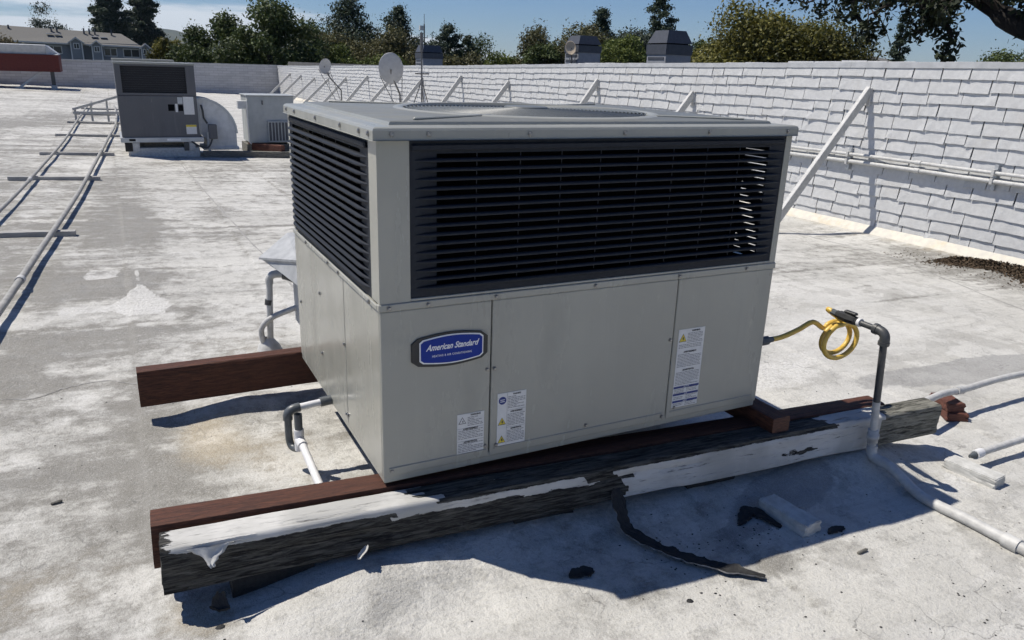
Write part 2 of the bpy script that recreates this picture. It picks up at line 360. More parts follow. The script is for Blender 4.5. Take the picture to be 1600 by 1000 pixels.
def blocks_mat():
    t = NT('white_painted_block_courses')
    bk = t.n('ShaderNodeTexBrick'); mp = t.n('ShaderNodeMapping'); mp.inputs['Rotation'].default_value = (R(90), 0, 0)
    t.l(t.tc.outputs['Object'], mp.inputs[0]); t.l(mp.outputs[0], bk.inputs['Vector'])
    bk.inputs['Color1'].default_value = (.52, .52, .53, 1); bk.inputs['Color2'].default_value = (.44, .44, .45, 1); bk.inputs['Mortar'].default_value = (.33, .33, .34, 1)
    bk.inputs['Scale'].default_value = 1; bk.inputs['Brick Width'].default_value = .45; bk.inputs['Row Height'].default_value = .13; bk.inputs['Mortar Size'].default_value = .010; bk.inputs['Mortar Smooth'].default_value = .4
    n = t.noise(1.2, 6, .65, (.5, 1, 3)); col = t.mix(t.rng(n, .45, .7, 0, .45), bk.outputs['Color'], (.26, .26, .27))
    return t.fin(col, .8, t.bump(t.math('SUBTRACT', 1, bk.outputs['Fac']), .5, .01))
M['blocks'] = blocks_mat()

def leaf_mat(name, c1, c2):
    t = NT(name); a = t.attr('tint')
    col = t.mix(a, c1, c2)
    t.fin(col, .6, None, 0, .25)
    tr = t.n('ShaderNodeBsdfTranslucent'); t.l(t.mix(.5, col, tuple(min(1, x*1.4) for x in c2)), tr.inputs['Color'])
    mx = t.n('ShaderNodeMixShader'); mx.inputs[0].default_value = .16
    t.l(t.b.outputs[0], mx.inputs[1]); t.l(tr.outputs[0], mx.inputs[2]); t.l(mx.outputs[0], t.out.inputs['Surface'])
    return t.m
M['oakbark'] = pm('dark_oak_bark', (.022, .018, .015), (.012, .010, .009), 14, .95, .9, .03, stretch=(1, 1, .3))
M['bark'] = pm('bark', (.05, .04, .032), (.03, .025, .02), 8, .95, .6, .02, stretch=(1, 1, .2))

# ------------------------------------------------------------------ roof surface (the setting)
def roof_h(x, y):
    """height of the roof coating, including the humps round the timbers"""
    h = slope(x)
    h = h+.012*(fbm(x*.55+3, y*.55, 5, 3)-.5)+.010*(fbm(x*1.7, y*1.7+9, 9, 3)-.5)
    near = sstep(9, 6, y)
    h = h+near*(.008*(fbm(x*7, y*7, 21, 3)-.5)+.0045*(fbm(x*22, y*22, 25, 2)-.5))
    # hump of coating built up along the front timbers and the rear timber
    yb = 2.255-.028*x
    h = h+.055*np.exp(-.5*((y-yb-.02)/.10)**2)*sstep(.12, .5, x)*sstep(3.5, 3.1, x)*(.72+.5*fbm(x*2.3, y*.5, 33, 3))
    h = h+.050*gs(x, y, .62, 2.10, .26, .10, .05)+.02*gs(x, y, .45, 1.98, .25, .10, .3)
    h = h+.030*gs(x, y, 2.75, 2.15, .30, .10)+.03*gs(x, y, 2.96, 2.06, .09, .09)
    h = h+.055*np.exp(-.5*((y-3.72)/.11)**2)*sstep(.0, .45, x)*sstep(3.2, 2.7, x)
    h = h+.05*np.exp(-.5*((y-4.47)/.1)**2-.5*((x-.68)/.09)**2)
    h = h+.03*np.exp(-.5*((x-8.45)/.25)**2)
    # lapped membrane edges
    for xe in (-.05, .95, 1.95, 2.95, 3.95, 4.95, 5.95, -1.05, -2.05):
        w = xe+.02*(fbm(y*1.3, y*0+xe, 50, 3)-.5)
        h = h+.008*sstep(w-.008, w+.008, x)-.008*sstep(w+.1, w+.9, x)
    for ye in (4.25, 5.3, 6.7, 8.4, 10.5, 13, 16.5, 21):
        w = ye+.06*(fbm(x*1.3, x*0+ye, 55, 3)-.5)
        h = h+.004*sstep(w-.015, w+.015, y)-.004*sstep(w+.1, w+.9, y)
    return h
def axis_lines(parts):
    out = []
    for a, b, s in parts: out += list(np.arange(a, b-1e-9, s))
    return np.array(out+[parts[-1][1]])
RX = axis_lines([(-34, -6, 1.0), (-6, -1.6, .12), (-1.6, 4.6, .018), (4.6, 8.6, .06)])
RY = axis_lines([(-8, .8, .4), (.8, 4.8, .018), (4.8, 9, .035), (9, 20, .09), (20, 46.6, .25)])
gx, gy = np.meshgrid(RX, RY, indexing='ij')
gz = roof_h(gx, gy)
dirt = .62*(fbm(gx*.7, gy*.5, 71, 4)-.5)+.24+.5*(fbm(gx*2.2, gy*1.6, 75, 4)-.5)
dirt += .75*gs(gx, gy, -.22, 6.35, .26, .20)+.55*gs(gx, gy, -.55, 5.1, .5, .14)+.40*gs(gx, gy, -.62, 4.35, .16, .35)
dirt += .5*gs(gx, gy, .30, 5.45, .14, .2)+.30*gs(gx, gy, .15, 8.6, .12, 1.4)+.15*gs(gx, gy, -.45, 3.55, .5, .4)+.22*gs(gx, gy, .1, 3.1, .2, .15)
dirt += .45*gs(gx, gy, -2.6, 20, .5, 5, -.35)+.3*gs(gx, gy, -1.8, 13, .8, 4, .2)+.3*gs(gx, gy, .1, 2.2, .12, .16)
dirt += .45*gs(gx, gy, 7.7, 4.6, .35, .7)+.3*gs(gx, gy, 5.8, 5.6, .5, 1.4)+.28*gs(gx, gy, 2.0, 1.3, .12, .6)
dirt += .4*gs(gx, gy, 8.2, 5.0, .2, 1.2)
dirt += .16*gs(gx, gy, -.45, 3.1, .35, .5)+.10*gs(gx, gy, -.1, 1.9, .4, .25)+.35*gs(gx, gy, 2.1, 1.68, .5, .05, -.1)+.25*gs(gx, gy, 1.3, 1.5, .5, .06, .15)+.3*gs(gx, gy, 3.1, 1.3, .4, .3)
dirt += .27*sstep(1.0, -.3, gx)*sstep(12, 5, gy)*sstep(1.6, 2.6, gy)+.55*(fbm(gx*1.6+4, gy*1.3, 91, 5)-.5)*sstep(1.6, .4, gx)*sstep(9, 6, gy)+.30*gs(gx, gy, -.1, 9.5, .16, 1.8)+.45*gs(gx, gy, -.5, 4.75, .35, .10, .3)+.4*gs(gx, gy, -.05, 6.5, .35, .08)
for xe in (-.05, .95, 1.95, 2.95, 3.95, 4.95, 5.95, -1.05, -2.05): dirt += .30*np.exp(-((gx-xe-.02*(fbm(gy*1.3, gy*0+xe, 50, 3)-.5))/.018)**2)*fbm(gy*1.1, gx*0+xe, 61, 3)*1.3
for ye in (4.25, 5.3, 6.7, 8.4, 10.5, 13, 16.5, 21): dirt += .45*np.exp(-((gy-ye-.06*(fbm(gx*1.3, gx*0+ye, 55, 3)-.5))/(.02*ye/5))**2)*fbm(gx*1.1, gy*0+ye, 62, 3)*1.3
dirt -= .35*gs(gx, gy, 4.2, 3.6, 1.0, .8)+.25*gs(gx, gy, .5, 3.0, .2, .3)+.25*gs(gx, gy, 1.7, 1.2, .8, .35)
tan = .9*gs(gx, gy, .22, 3.42, .11, .20)+.45*gs(gx, gy, .5, 3.15, .2, .25)+.55*gs(gx, gy, .08, 2.18, .12, .10)+.5*gs(gx, gy, .6, 4.25, .35, .12)
tan += .35*gs(gx, gy, -.4, 2.5, .25, .2)+.55*sstep(8.0, 8.5, gx)+.25*gs(gx, gy, .5, 4.7, .4, .3)
jx, jy = gx+.10*(fbm(gx*5, gy*5, 81, 4)-.5), gy+.16*(fbm(gx*5+7, gy*5, 82, 4)-.5)
half = np.interp(jy, [5.40, 5.62, 5.85, 6.30, 7.0], [.10, .19, .14, .028, .012])
coat = .54*sstep(-.012, .012, half-np.abs(jx-.03))*sstep(5.38, 5.45, jy)*sstep(7.1, 6.6, jy)
def rectm(x0, x1, y0, y1, a): return a*sstep(x0-.03, x0+.03, jx)*sstep(x1+.03, x1-.03, jx)*sstep(y0-.03, y0+.03, jy)*sstep(y1+.03, y1-.03, jy)
coat = np.maximum(coat, rectm(-.48, .02, 5.58, 5.80, .5)); coat = np.maximum(coat, rectm(-.33, -.09, 6.50, 6.78, .52)); coat = np.maximum(coat, rectm(-.75, .5, 4.92, 5.06, .40))
coat = coat+.40*gs(gx, gy, .75, 1.85, .5, .28)+.6*gs(gx, gy, 3.3, 3.2, .6, .22, .12)+.5*gs(gx, gy, 3.3, 1.9, .35, .3)+.42*gs(gx, gy, 5.1, 4.3, 1.3, .7)
dirt += .24*sstep(5.5, 8, gy)*sstep(4.5, 1.5, gx)+.5*gs(gx, gy, -.10, 6.22, .13, .10)+.4*gs(gx, gy, -.55, 6.1, .06, .25)
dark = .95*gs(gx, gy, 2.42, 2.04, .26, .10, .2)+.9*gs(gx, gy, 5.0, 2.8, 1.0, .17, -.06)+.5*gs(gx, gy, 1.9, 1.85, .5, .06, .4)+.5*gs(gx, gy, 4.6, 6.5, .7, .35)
nx, ny = len(RX), len(RY)
idx = np.arange(nx*ny).reshape(nx, ny)
F = np.stack([idx[:-1, :-1], idx[1:, :-1], idx[1:, 1:], idx[:-1, 1:]], -1).reshape(-1, 4)
V = np.stack([gx, gy, gz], -1).reshape(-1, 3)
roof = link('roof_surface', np_mesh('roof_surface', V, F, M['roof'], True, dict(dirt=dirt, tan=tan, coat=coat, dark=dark))); kind(roof, 'structure')
roof['label'] = 'flat roof with grey-white coating, stained and cracked'
# the building below the roof and the ground outside
kind(MB().box(-33.9, 8.75, -7.9, 46.9, -5.2, -.75).build('building_body', M['nbr']), 'structure')
t = NT('suburb_ground'); t.fin(t.mix(t.rng(t.noise(.05, 6), .35, .65), (.09, .10, .05), (.16, .15, .12)), .95)
kind(MB().add([(-9000, -9000, -5.2), (9000, -9000, -5.2), (9000, 9000, -5.2), (-9000, 9000, -5.2)], [(0, 1, 2, 3)]).build('ground', t.m), 'structure')

def drape(pts, dz): return [(x, y, float(roof_h(np.array(x), np.array(y)))+dz) for x, y in pts]
# raised lap lines on the roof membrane (narrow strips of coating)
t_seam = pm('seam_tape_grey', (.34, .335, .32), (.26, .255, .245), 30, .8, .5, .003)
for nm, pts, w in (('membrane_seam', [(7.95, 8.2), (7.6, 6.9), (7.62, 5.9), (7.5, 5.3), (7.1, 4.3), (6.87, 3.65), (6.6, 2.9)], .010),
                   ('membrane_seam', [(.88, 15.5), (.97, 11), (1.04, 8), (1.09, 6.5), (1.12, 5.2)], .008),
                   ('membrane_seam', [(-1.3, 4.18), (-.9, 4.30), (-.55, 4.16), (-.38, 4.26), (-.2, 4.31), (-.02, 4.20)], .006)):
    P = smooth_path([(x, y, 0) for x, y in pts], 10)
    b = MB(); vsx, fsx = [], []
    for i, p in enumerate(P):
        d = (P[min(i+1, len(P)-1)]-P[max(i-1, 0)]).normalized(); s = Vector((-d.y, d.x, 0))*w*(.6+.8*random.random())
        for k, dz in ((-1, .0015), (0, .0028), (1, .0012)):
            q = p+s*k+Vector((random.uniform(-.004, .004), random.uniform(-.004, .004), 0)); vsx.append((q.x, q.y, float(roof_h(np.array(q.x), np.array(q.y)))+dz))
    for i in range(len(P)-1):
        for k in range(2): fsx.append((i*3+k, i*3+k+1, (i+1)*3+k+1, (i+1)*3+k))
    b.add(vsx, fsx); b.build(nm, t_seam, roof)

# ------------------------------------------------------------------ shingled parapet along the right
WX = 8.6
def wtop(y): return float(np.interp(y, [-8, 5.2, 9, 15.3, 19.4, 45.5], [1.93, 1.90, 1.86, 1.78, 1.70, 1.40]))
def wbase(y): return -.17
wall = thing('parapet_wall', 'long white parapet wall clad in painted shingles along the right', 'wall', (WX, 0, 0))
b = MB(); ys = np.linspace(-7.9, 46.5, 28); vsx = []
for y in ys:
    for x, z in ((0, -.5), (.22, -.5), (.22, wtop(y)-.01), (0, wtop(y)-.01)): vsx.append((x, y, z))
fsx = [(i*4+k, (i+1)*4+k, (i+1)*4+(k+1) % 4, i*4+(k+1) % 4) for i in range(len(ys)-1) for k in range(4)]+[(0, 1, 2, 3), tuple(range(len(vsx)-4, len(vsx)))]
b.add(vsx, fsx); b.build('backing', M['wallshade'], wall)
y = -7.9
while y < 46.3:                                # coping lengths, each its own piece
    L = 3.05; y1 = min(y+L-.004, 46.5); dz = random.uniform(-.006, .006)
    b = MB()
    prof = [(-.035, -.058), (-.032, .008), (.25, .016), (.25, -.05), (.246, -.05), (.244, .012), (-.028, .004), (-.031, -.058)]
    n = len(prof); vsx = [(x, yy, wtop(yy)+z+dz) for yy in (y, y1) for x, z in prof]
    b.add(vsx, [(i, (i+1) % n, n+(i+1) % n, n+i) for i in range(n)]+[tuple(range(n))[::-1], tuple(range(n, 2*n))]); b.build('coping', M['flash'], wall)
    y += L
NC = 14
def shingle_mesh(seed):
    r = random.Random(seed); nxs = 5; V0, F0 = [], []
    curl = [abs(r.gauss(0, .003))+(.006 if i in (0, 4) else 0)*r.random() for i in range(nxs)]
    if r.random() < .22: curl[r.choice((0, 4))] += r.uniform(.005, .014)
    tl_ = r.gauss(0, .016); sag = [r.gauss(0, .010)+tl_*(i-2)/2 for i in range(nxs)]
    for side in (0, 1):                       # 0 front, 1 back
        for j, tt in enumerate((0, .45, 1)):     # top to bottom
            for i in range(nxs):
                u = -.5+i/(nxs-1); u += .012*(r.random()-.5)*tt
                out = .004+.015*tt+curl[i]*tt*tt*1.3+(0 if side else .009+.004*tt)
                V0.append((-out, u, .30-1.30*tt+sag[i]*tt*tt))
    def I(s, j, i): return s*15+j*5+i
    for j in range(2):
        for i in range(4):
            F0.append((I(0, j, i), I(0, j, i+1), I(0, j+1, i+1), I(0, j+1, i)))
            F0.append((I(1, j, i), I(1, j+1, i), I(1, j+1, i+1), I(1, j, i+1)))
        F0.append((I(0, j, 0), I(0, j+1, 0), I(1, j+1, 0), I(1, j, 0))); F0.append((I(0, j, 4), I(1, j, 4), I(1, j+1, 4), I(0, j+1, 4)))
    for i in range(4): F0.append((I(0, 2, i), I(0, 2, i+1), I(1, 2, i+1), I(1, 2, i)))
    return V0, F0
SH = [shingle_mesh(s) for s in range(24)]
SHM = []
for Vs, Fs in SH:
    me = bpy.data.meshes.new('shingle'); me.from_pydata(Vs, [], Fs); me.materials.append(M['shingle']); SHM.append(me)
cells = []
for c in range(NC):
    y = -7.8+random.uniform(0, .3)
    while y < 46.2:
        w = random.choice((.24, .30, .34, .36, .38, .40, .46))*random.uniform(.95, 1.05)
        cells.append((c, y, min(w, 46.45-y))); y += w+random.uniform(.006, .016)
vis = sorted([q for q in cells if 4.35 < q[1]], key=lambda q: q[1])
chosen = set(vis[:296])
farV, farF, nv = [], [], 0
for q in cells:
    c, y0, w = q; yc = y0+w/2; k = random.randrange(24); a, t_ = wbase(yc), wtop(yc)-.035; e = (t_-a)/NC
    z = a+e*c+.010*math.sin(yc*1.1+c*1.9)+random.gauss(0, .007)
    if q in chosen:
        o = link('shingle', SHM[k], wall, (-.002, yc, z+e), (random.uniform(-.012, .012), 0, 0)); o.scale = (1, w-.002, e*1.0)
    else:
        A_ = np.array(SH[k][0])*[1, w-.002, e]+[-.002, yc, z+e]
        farV.append(A_); farF.append(np.array([f for f in SH[k][1]])+nv); nv += len(A_)
me = np_mesh('far_shingles', np.concatenate(farV), np.concatenate(farF), M['shingle'])
kind(link('far_shingles', me, wall), 'stuff')
# sloping cant of coating at the foot of the wall
b = MB(); ys = np.arange(-7.9, 46.5, .16); vsx = []
for y in ys:
    j = .022*float(fbm(np.array(y*2.0), np.array(1.), 3, 3)); zz = float(roof_h(np.array(8.42), np.array(y)))
    for x, z in ((-.16-j, zz-.035), (-.10-j*.6, zz+.03+j*.4), (-.034, -.115+j*.8)): vsx.append((x, y, z))
b.add(vsx, [(i*3+k, i*3+k+1, (i+1)*3+k+1, (i+1)*3+k) for i in range(len(ys)-1) for k in range(2)], True); b.build('cant_strip', M['cant'], wall)

# braces from roof to parapet
ORD = ['nearest the camera', 'second from the near end', 'third from the near end', 'fourth from the near end', 'fifth from the near end', 'sixth from the near end', 'seventh from the near end',
       'eighth from the near end', 'ninth from the near end', 'tenth from the near end', 'eleventh from the near end', 'twelfth from the near end', 'farthest of all, near the corner']
by = [7.0, 10.4, 13.3, 17.2, 20.1, 23.1, 26.3, 28.9, 31.9, 34.8, 37.4, 40.3, 42.9]
bz = [1.56, 1.38, 1.50, 1.36, 1.42, 1.30, 1.16, 1.23, 1.10, .98, .95, 1.0, 1.05]
for i, (y, z) in enumerate(zip(by, bz)):
    run = 1.45 if i == 0 else 1.3
    th = thing('wall_brace', 'white timber brace propping the shingled parapet, '+ORD[i], 'brace', (WX, y, 0), group='braces propping the parapet')
    top = Vector((-.03, 0, z)); zf = float(roof_h(np.array(WX-run), np.array(y)))+.02; bot = Vector((-run, random.uniform(-.03, .03), zf))
    d = (bot-top); L = d.length; q = d.to_track_quat('X', 'Z').to_matrix().to_4x4(); q.translation = top
    MB().bbox(0, L, -.030, .030, -.052, .052, .004, 1, q).build('strut', M['pipewhite'], th)
    MB().bbox(-.05, .0, -.045, .045, z-.20, z+.02, .006, 1).build('wall_cleat', M['pipewhite'], th)
    MB().bbox(-run-.16, -run+.10, -.06, .06, zf-.045, zf+.02, .008, 1).build('foot_block', M['pipewhite'], th)

# two conduits on the wall, with strut brackets
for nm, z0, lab in (('wall_conduit', .745, 'upper white conduit running along the shingled wall'), ('wall_conduit', .655, 'lower white conduit running along the shingled wall')):
    th = thing(nm, lab, 'conduit', (WX-.085, 0, 0), group='conduits on the parapet')
    pts = [(.004*math.sin(y), y, z0+(.035 if y < 6 else .0)*0+.012*(7-y)*.9*.35+.004*math.sin(y*2.1)) for y in np.arange(2.0, 20.1, .6)]
    MB().tube(pts, .021 if z0 > .7 else .024, 10).build('pipe', M['pipewhite'], th)
    for y in (4.2, 6.1, 9.2, 12.3): 
        zc = z0+.012*(7-y)*.315+.004*math.sin(y*2.1)
        MB().tube([(.004*math.sin(y), y-.035, zc), (.004*math.sin(y), y+.035, zc)], .029 if z0 > .7 else .031, 10).build('coupling', M['pipewhite'], th)
for y, lab in ((7.12, 'strut bracket holding the two wall conduits beside the nearest brace'), (5.18, 'strut bracket holding the two wall conduits near the right edge'), (9.6, 'strut bracket on the wall conduits beyond the nearest brace')):
    th = thing('conduit_bracket', lab, 'bracket', (WX-.03, y, .70+.012*(7-y)*.315), group='conduit brackets')
    MB().box(-.035, .0, -.02, .02, -.15, .13).build('channel', M['galv'], th)
    for dz in (.045, -.045): MB().box(-.088, -.036, -.016, .016, dz-.034, dz+.034).build('clamp', M['pipewhite'], th)

# far parapet of painted block
fw = thing('far_parapet_wall', 'white painted block parapet across the far end of the roof', 'wall', (0, 46.5, 0))
b = MB(); b.prism([(-34, -.6), (8.82, -.6), (8.82, 1.385), (-2, 1.36), (-34, 1.5)], 'y', 0, .25); b.build('block_wall', M['blocks'], fw)
b = MB(); b.prism([(-34, 1.50), (-2, 1.36), (8.85, 1.385), (8.85, 1.43), (-2, 1.405), (-34, 1.545)], 'y', -.03, .28); b.build('coping', M['flash'], fw)

# ------------------------------------------------------------------ main air conditioner
AX, AY, AZ = .698, 2.290, .291
W, D, H, H1 = 1.706, 1.324, 1.2, .62
ac = thing('rooftop_air_conditioner', 'large beige-grey packaged rooftop air conditioner on brown timbers', 'air conditioner', (AX, AY, AZ))
MB().box(.02, W-.02, .02, D-.02, .004, H1-.03).build('inner_cabinet', M['unit_in'], ac)
rail = MB(); rail.bbox(.003, W-.003, .003, D-.003, -.012, .03, .004, 1); rail.build('base_rail', M['unit'], ac)
def panel(name, x0, x1, y0, y1, z0, z1, m='unit', bv=.005): return MB().bbox(x0, x1, y0, y1, z0, z1, bv, 2).build(name, M[m], ac)
# front: corner post panel, access panel, end panel
p = panel('corner_panel', 0, .4005, 0, .014, .012, H1-.004)
p = panel('access_panel', .4045, 1.2085, 0, .014, .012, H1-.004)
p = panel('end_panel', 1.2125, W, 0, .014, .012, H1-.004)
panel('side_panel', 0, .014, .0145, .4555, .0125, H1-.0045); panel('side_panel', 0, .014, .4595, D, .0125, H1-.0045)
panel('side_panel', W-.014, W, .0145, D, .0125, H1-.0045); panel('back_panel', .0145, W-.0145, D-.014, D, .012, H-.045)
# folded lip along the bottom of the front panels
for x0, x1 in ((.02, .39), (.42, 1.19), (1.23, W-.03)): MB().bbox(x0, x1, -.0035, .002, .040, .047, .0015, 1).build('pressed_crease', M['unit'], ac)
# drip flange between the lower cabinet and the louvred section
fl = MB(); fl.bbox(-.005, W+.005, -.005, .02, H1-.0035, H1+.022, .003, 1); fl.build('drip_flange', M['unit'], ac)
fl = MB(); fl.bbox(-.0055, .02, .0205, D, H1-.003, H1+.016, .003, 1); fl.build('drip_flange', M['unit'], ac)
fl = MB(); fl.bbox(W-.02, W+.0055, .0205, D, H1-.003, H1+.016, .003, 1); fl.build('drip_flange', M['unit'], ac)
# upper corner posts
def lpost(name, cx, cy, sx, sy, wx, wy):
    b = MB(); poly = [(0, 0), (wx, 0), (wx, .012), (.012, .012), (.012, wy), (0, wy)]
    poly = [(cx+sx*a, cy+sy*c_) for a, c_ in poly]
    if sx*sy < 0: poly = poly[::-1]
    return b.prism(poly, 'z', H1+.0225, 1.161).build(name, M['unit'], ac)
lpost('corner_post', 0, 0, 1, 1, .105, .085); lpost('corner_post', W, 0, -1, 1, .030, .06); lpost('corner_post', 0, D, 1, -1, .06, .03); lpost('corner_post', W, D, -1, -1, .06, .06)
panel('lower_trim', .1055, W-.0305, -.001, .012, H1+.0225, .652, 'unit', .003)
MB().box(.02, W-.02, .10, D-.02, H1-.03, H1-.01).build('drain_pan', M['unit_in'], ac)
# condenser coils behind the louvres
MB().box(.05, 1.49, .075, .11, .63, 1.155).build('coil', M['coil'], ac); MB().box(.075, .11, .111, D-.08, .63, 1.155).build('coil', M['coil'], ac)
MB().box(W-.11, W-.075, .17, D-.08, .63, 1.155).build('coil', M['coil'], ac)
MB().box(.111, W-.30, D-.10, D-.07, .63, 1.155).build('coil', M['coil'], ac)

def slat_mesh(L, taper=.07):
    prof = [(.002, .0075), (-.010, .0068), (-.0165, .0035), (-.0185, -.001), (-.0165, -.0045), (-.0135, -.0045), (-.0150, .0), (.0, .0045)]
    b = MB(); n = len(prof); us = [0, taper*.3, taper*.65, taper, L*.5, L-taper, L-taper*.65, L-taper*.3, L]; sc = [.02, .45, .82, 1, 1, 1, .82, .45, .02]
    vsx = [(u, p_[0]*s if p_[0] < 0 else p_[0], p_[1]*(.25+.75*s)) for u, s in zip(us, sc) for p_ in prof]
    b.add(vsx, [(i*n+k, i*n+(k+1) % n, (i+1)*n+(k+1) % n, (i+1)*n+k) for i in range(len(us)-1) for k in range(n)], True)
    me = bpy.data.meshes.new('louver_slat'); me.from_pydata(b.v, [], b.f); me.polygons.foreach_set('use_smooth', b.sm); me.materials.append(M['louver']); return me
def grille(u0, u1, w0, w1, M4, n, blankL, blankR, wires, fat=1):
    """louvred guard: frame strips, slats, thin upright wires; built in its own plane and turned by M4"""
    fr = MB()
    fr.box(u0, u0+blankL, .003, .011, w0, w1, M4); fr.box(u1-blankR, u1, .003, .011, w0, w1, M4)
    fr.box(u0+blankL, u1-blankR, .003, .011, w1-.040, w1, M4); fr.box(u0+blankL, u1-blankR, .003, .011, w0, w0+.022, M4)
    fr.bbox(u0+.02, u1-.02, -.008, .003, w1-.030, w1-.010, .004, 1, M4)
    f = fr.build('grille_frame', M['louver'], ac)
    L = (u1-u0)-blankL-blankR+.15; me = slat_mesh(L); pitch = (w1-w0-.062)/n
    for i in range(n):
        o = link('louver_slat', me, ac); o.matrix_local = M4@Matrix.Translation((u0+blankL-.075, .004, w0+.022+pitch*(i+.30)))@Matrix.Diagonal((1, 1, fat, 1))
    for i in range(wires):
        u = u0+blankL+(u1-u0-blankL-blankR)*(i+.9)/(wires+.8)
        MB().box(u-.0013, u+.0013, .012, .0146, w0+.022, w1-.04, M4).build('grille_wire', M['wire'], ac)
ML = Matrix(((0, 1, 0, 0), (-1, 0, 0, 0), (0, 0, 1, 0), (0, 0, 0, 1)))    # u -> -v
I4 = Matrix.Identity(4)
grille(.092, W-.02, .653, 1.157, I4, 15, .105, .09, 8)
ML4 = Matrix(((0, 1, 0, 0), (-1, 0, 0, D), (0, 0, 1, 0), (0, 0, 0, 1)))
grille(.030, D-.085, .640, 1.157, ML4, 16, .045, .10, 5)
MR4 = Matrix(((0, -1, 0, W), (1, 0, 0, 0), (0, 0, 1, 0), (0, 0, 0, 1)))
grille(.062, D-.07, .640, 1.157, MR4, 16, .045, .10, 5, 2.3)
# top cap with fan opening
def perim(n):
    out = []
    for a, b_ in (((-1, -1), (1, -1)), ((1, -1), (1, 1)), ((1, 1), (-1, 1)), ((-1, 1), (-1, -1))):
        for k in range(n): t_ = k/n; out.append((a[0]+(b_[0]-a[0])*t_, a[1]+(b_[1]-a[1])*t_))
    return out
PR = perim(28); cx_, cy_ = W/2, D/2; hx, hy = W/2+.014, D/2+.014
loops = []
for off, z in ((.006, 1.160), (0, 1.1605), (0, 1.189), (-.004, 1.196), (-.012, 1.1995), (-.075, 1.2005), (-.079, 1.2095), (-.084, 1.2115)):
    loops.append([(cx_+a*(hx+off), cy_+b_*(hy+off), z) for a, b_ in PR])
for r_, z in ((.552, 1.2145), (.545, 1.2185), (.530, 1.2195), (.515, 1.217), (.505, 1.208), (.500, 1.10)):
    lp = []
    for a, b_ in PR: th_ = math.atan2(b_*hy, a*hx); lp.append((cx_+r_*math.cos(th_), cy_+r_*math.sin(th_), z))
    loops.append(lp)
b = MB(); n = len(PR)
b.add([p_ for lp in loops for p_ in lp], [(i*n+k, i*n+(k+1) % n, (i+1)*n+(k+1) % n, (i+1)*n+k) for i in range(len(loops)-1) for k in range(n)], False)
for i in range(len(b.sm)): b.sm[i] = (i//n) >= 7
cap = b.build('top_cap', M['cap'], ac); cap.data.materials.append(M['captop'])
for i in range(n*6, n*8): cap.data.polygons[i].material_index = 1
for x0, y0, x1, y1 in ((.16, .11, .52, .30), (W-.16, .11, W-.5, .30), (.16, D-.11, .52, D-.3), (W-.16, D-.11, W-.5, D-.3)):
    d = Vector((x1-x0, y1-y0, 0)); L = d.length; q = d.to_track_quat('X', 'Z').to_matrix().to_4x4(); q.translation = (x0, y0, 1.214)
    MB().bbox(0, L, -.006, .006, -.003, .006, .003, 1, q).build('pressed_rib', M['cap'], cap)
g = MB()
for i, r_ in enumerate(np.linspace(.09, .498, 27)):
    zz = 1.217+.006*(1-(r_/.5)**2); g.tube([(cx_+r_*math.cos(a), cy_+r_*math.sin(a), zz) for a in np.linspace(0, 2*math.pi, 65)], .0026, 5, False)
for k in range(12):
    a = 2*math.pi*k/12+.1; g.tube([(cx_+r_*math.cos(a), cy_+r_*math.sin(a), 1.2135+.006*(1-(r_/.5)**2)) for r_ in np.linspace(.08, .52, 6)], .0035, 5)
g.lathe([(0, 1.230), (.085, 1.230), (.092, 1.227), (.092, 1.220)], 24, Matrix.Translation((cx_, cy_, 0))); 
g.build('fan_guard', M['guard'], ac)
fan = MB(); fan.lathe([(0, 1.17), (.08, 1.165), (.09, 1.10), (.09, 1.06), (0, 1.06)], 20, Matrix.Translation((cx_, cy_, 0)))
for k in range(4):
    a0 = k*math.pi/2+.5; vsx = []
    for r_ in np.linspace(.085, .485, 5):
        for da, z in ((-.36, 1.07), (0, 1.11), (.36, 1.16)): vsx.append((cx_+r_*math.cos(a0+da), cy_+r_*math.sin(a0+da), z))
    fan.add(vsx, [(i*3+j, i*3+j+1, (i+1)*3+j+1, (i+1)*3+j) for i in range(4) for j in range(2)], True)
fan.build('fan', M['coil'], ac)
# screws
sb = MB(); sb.lathe([(0, .0052), (.0045, .005), (.0062, .0035), (.0068, 0), (.0095, 0), (.0095, -.0018)], 10); sm_me = bpy.data.meshes.new('screw'); sm_me.from_pydata(sb.v, [], sb.f); sm_me.materials.append(M['steel'])
def screw(p, face):
    q = {'f': Matrix.Rotation(R(90), 4, 'X'), 'l': Matrix.Rotation(R(-90), 4, 'Y')}[face]; q = q.copy(); q.translation = p
    o = link('screw', sm_me, ac); o.matrix_local = q
for u, w in ((.045, 1.178), (.165, 1.178), (.518, 1.176), (.893, 1.176), (1.272, 1.176), (1.665, 1.176)): screw((u, -.0155, w), 'f')
for u, w in ((.03, .628), (.165, .628), (.415, .629), (.82, .629), (1.207, .629), (1.55, .629)): screw((u, -.0065, w), 'f')
for u, w in ((.388, .361), (.4165, .36), (1.1965, .365), (.385, .06), (.43, .055), (1.19, .03), (.03, .035), (.82, .06), (1.25, .06)): screw((u, -.0015, w), 'f')
for v, w in ((.03, 1.178), (.13, 1.178), (.36, 1.178), (.72, 1.178), (1.1, 1.178), (1.27, 1.178)): screw((-.0155, v, w), 'l')
for v, w in ((.10, .627), (.50, .627), (.66, .627), (1.05, .627)): screw((-.007, v, w), 'l')
for v, w in ((.47, .35), (.85, .45), (.85, .18), (.448, .06), (.472, .055), (1.25, .30)): screw((-.0015, v, w), 'l')
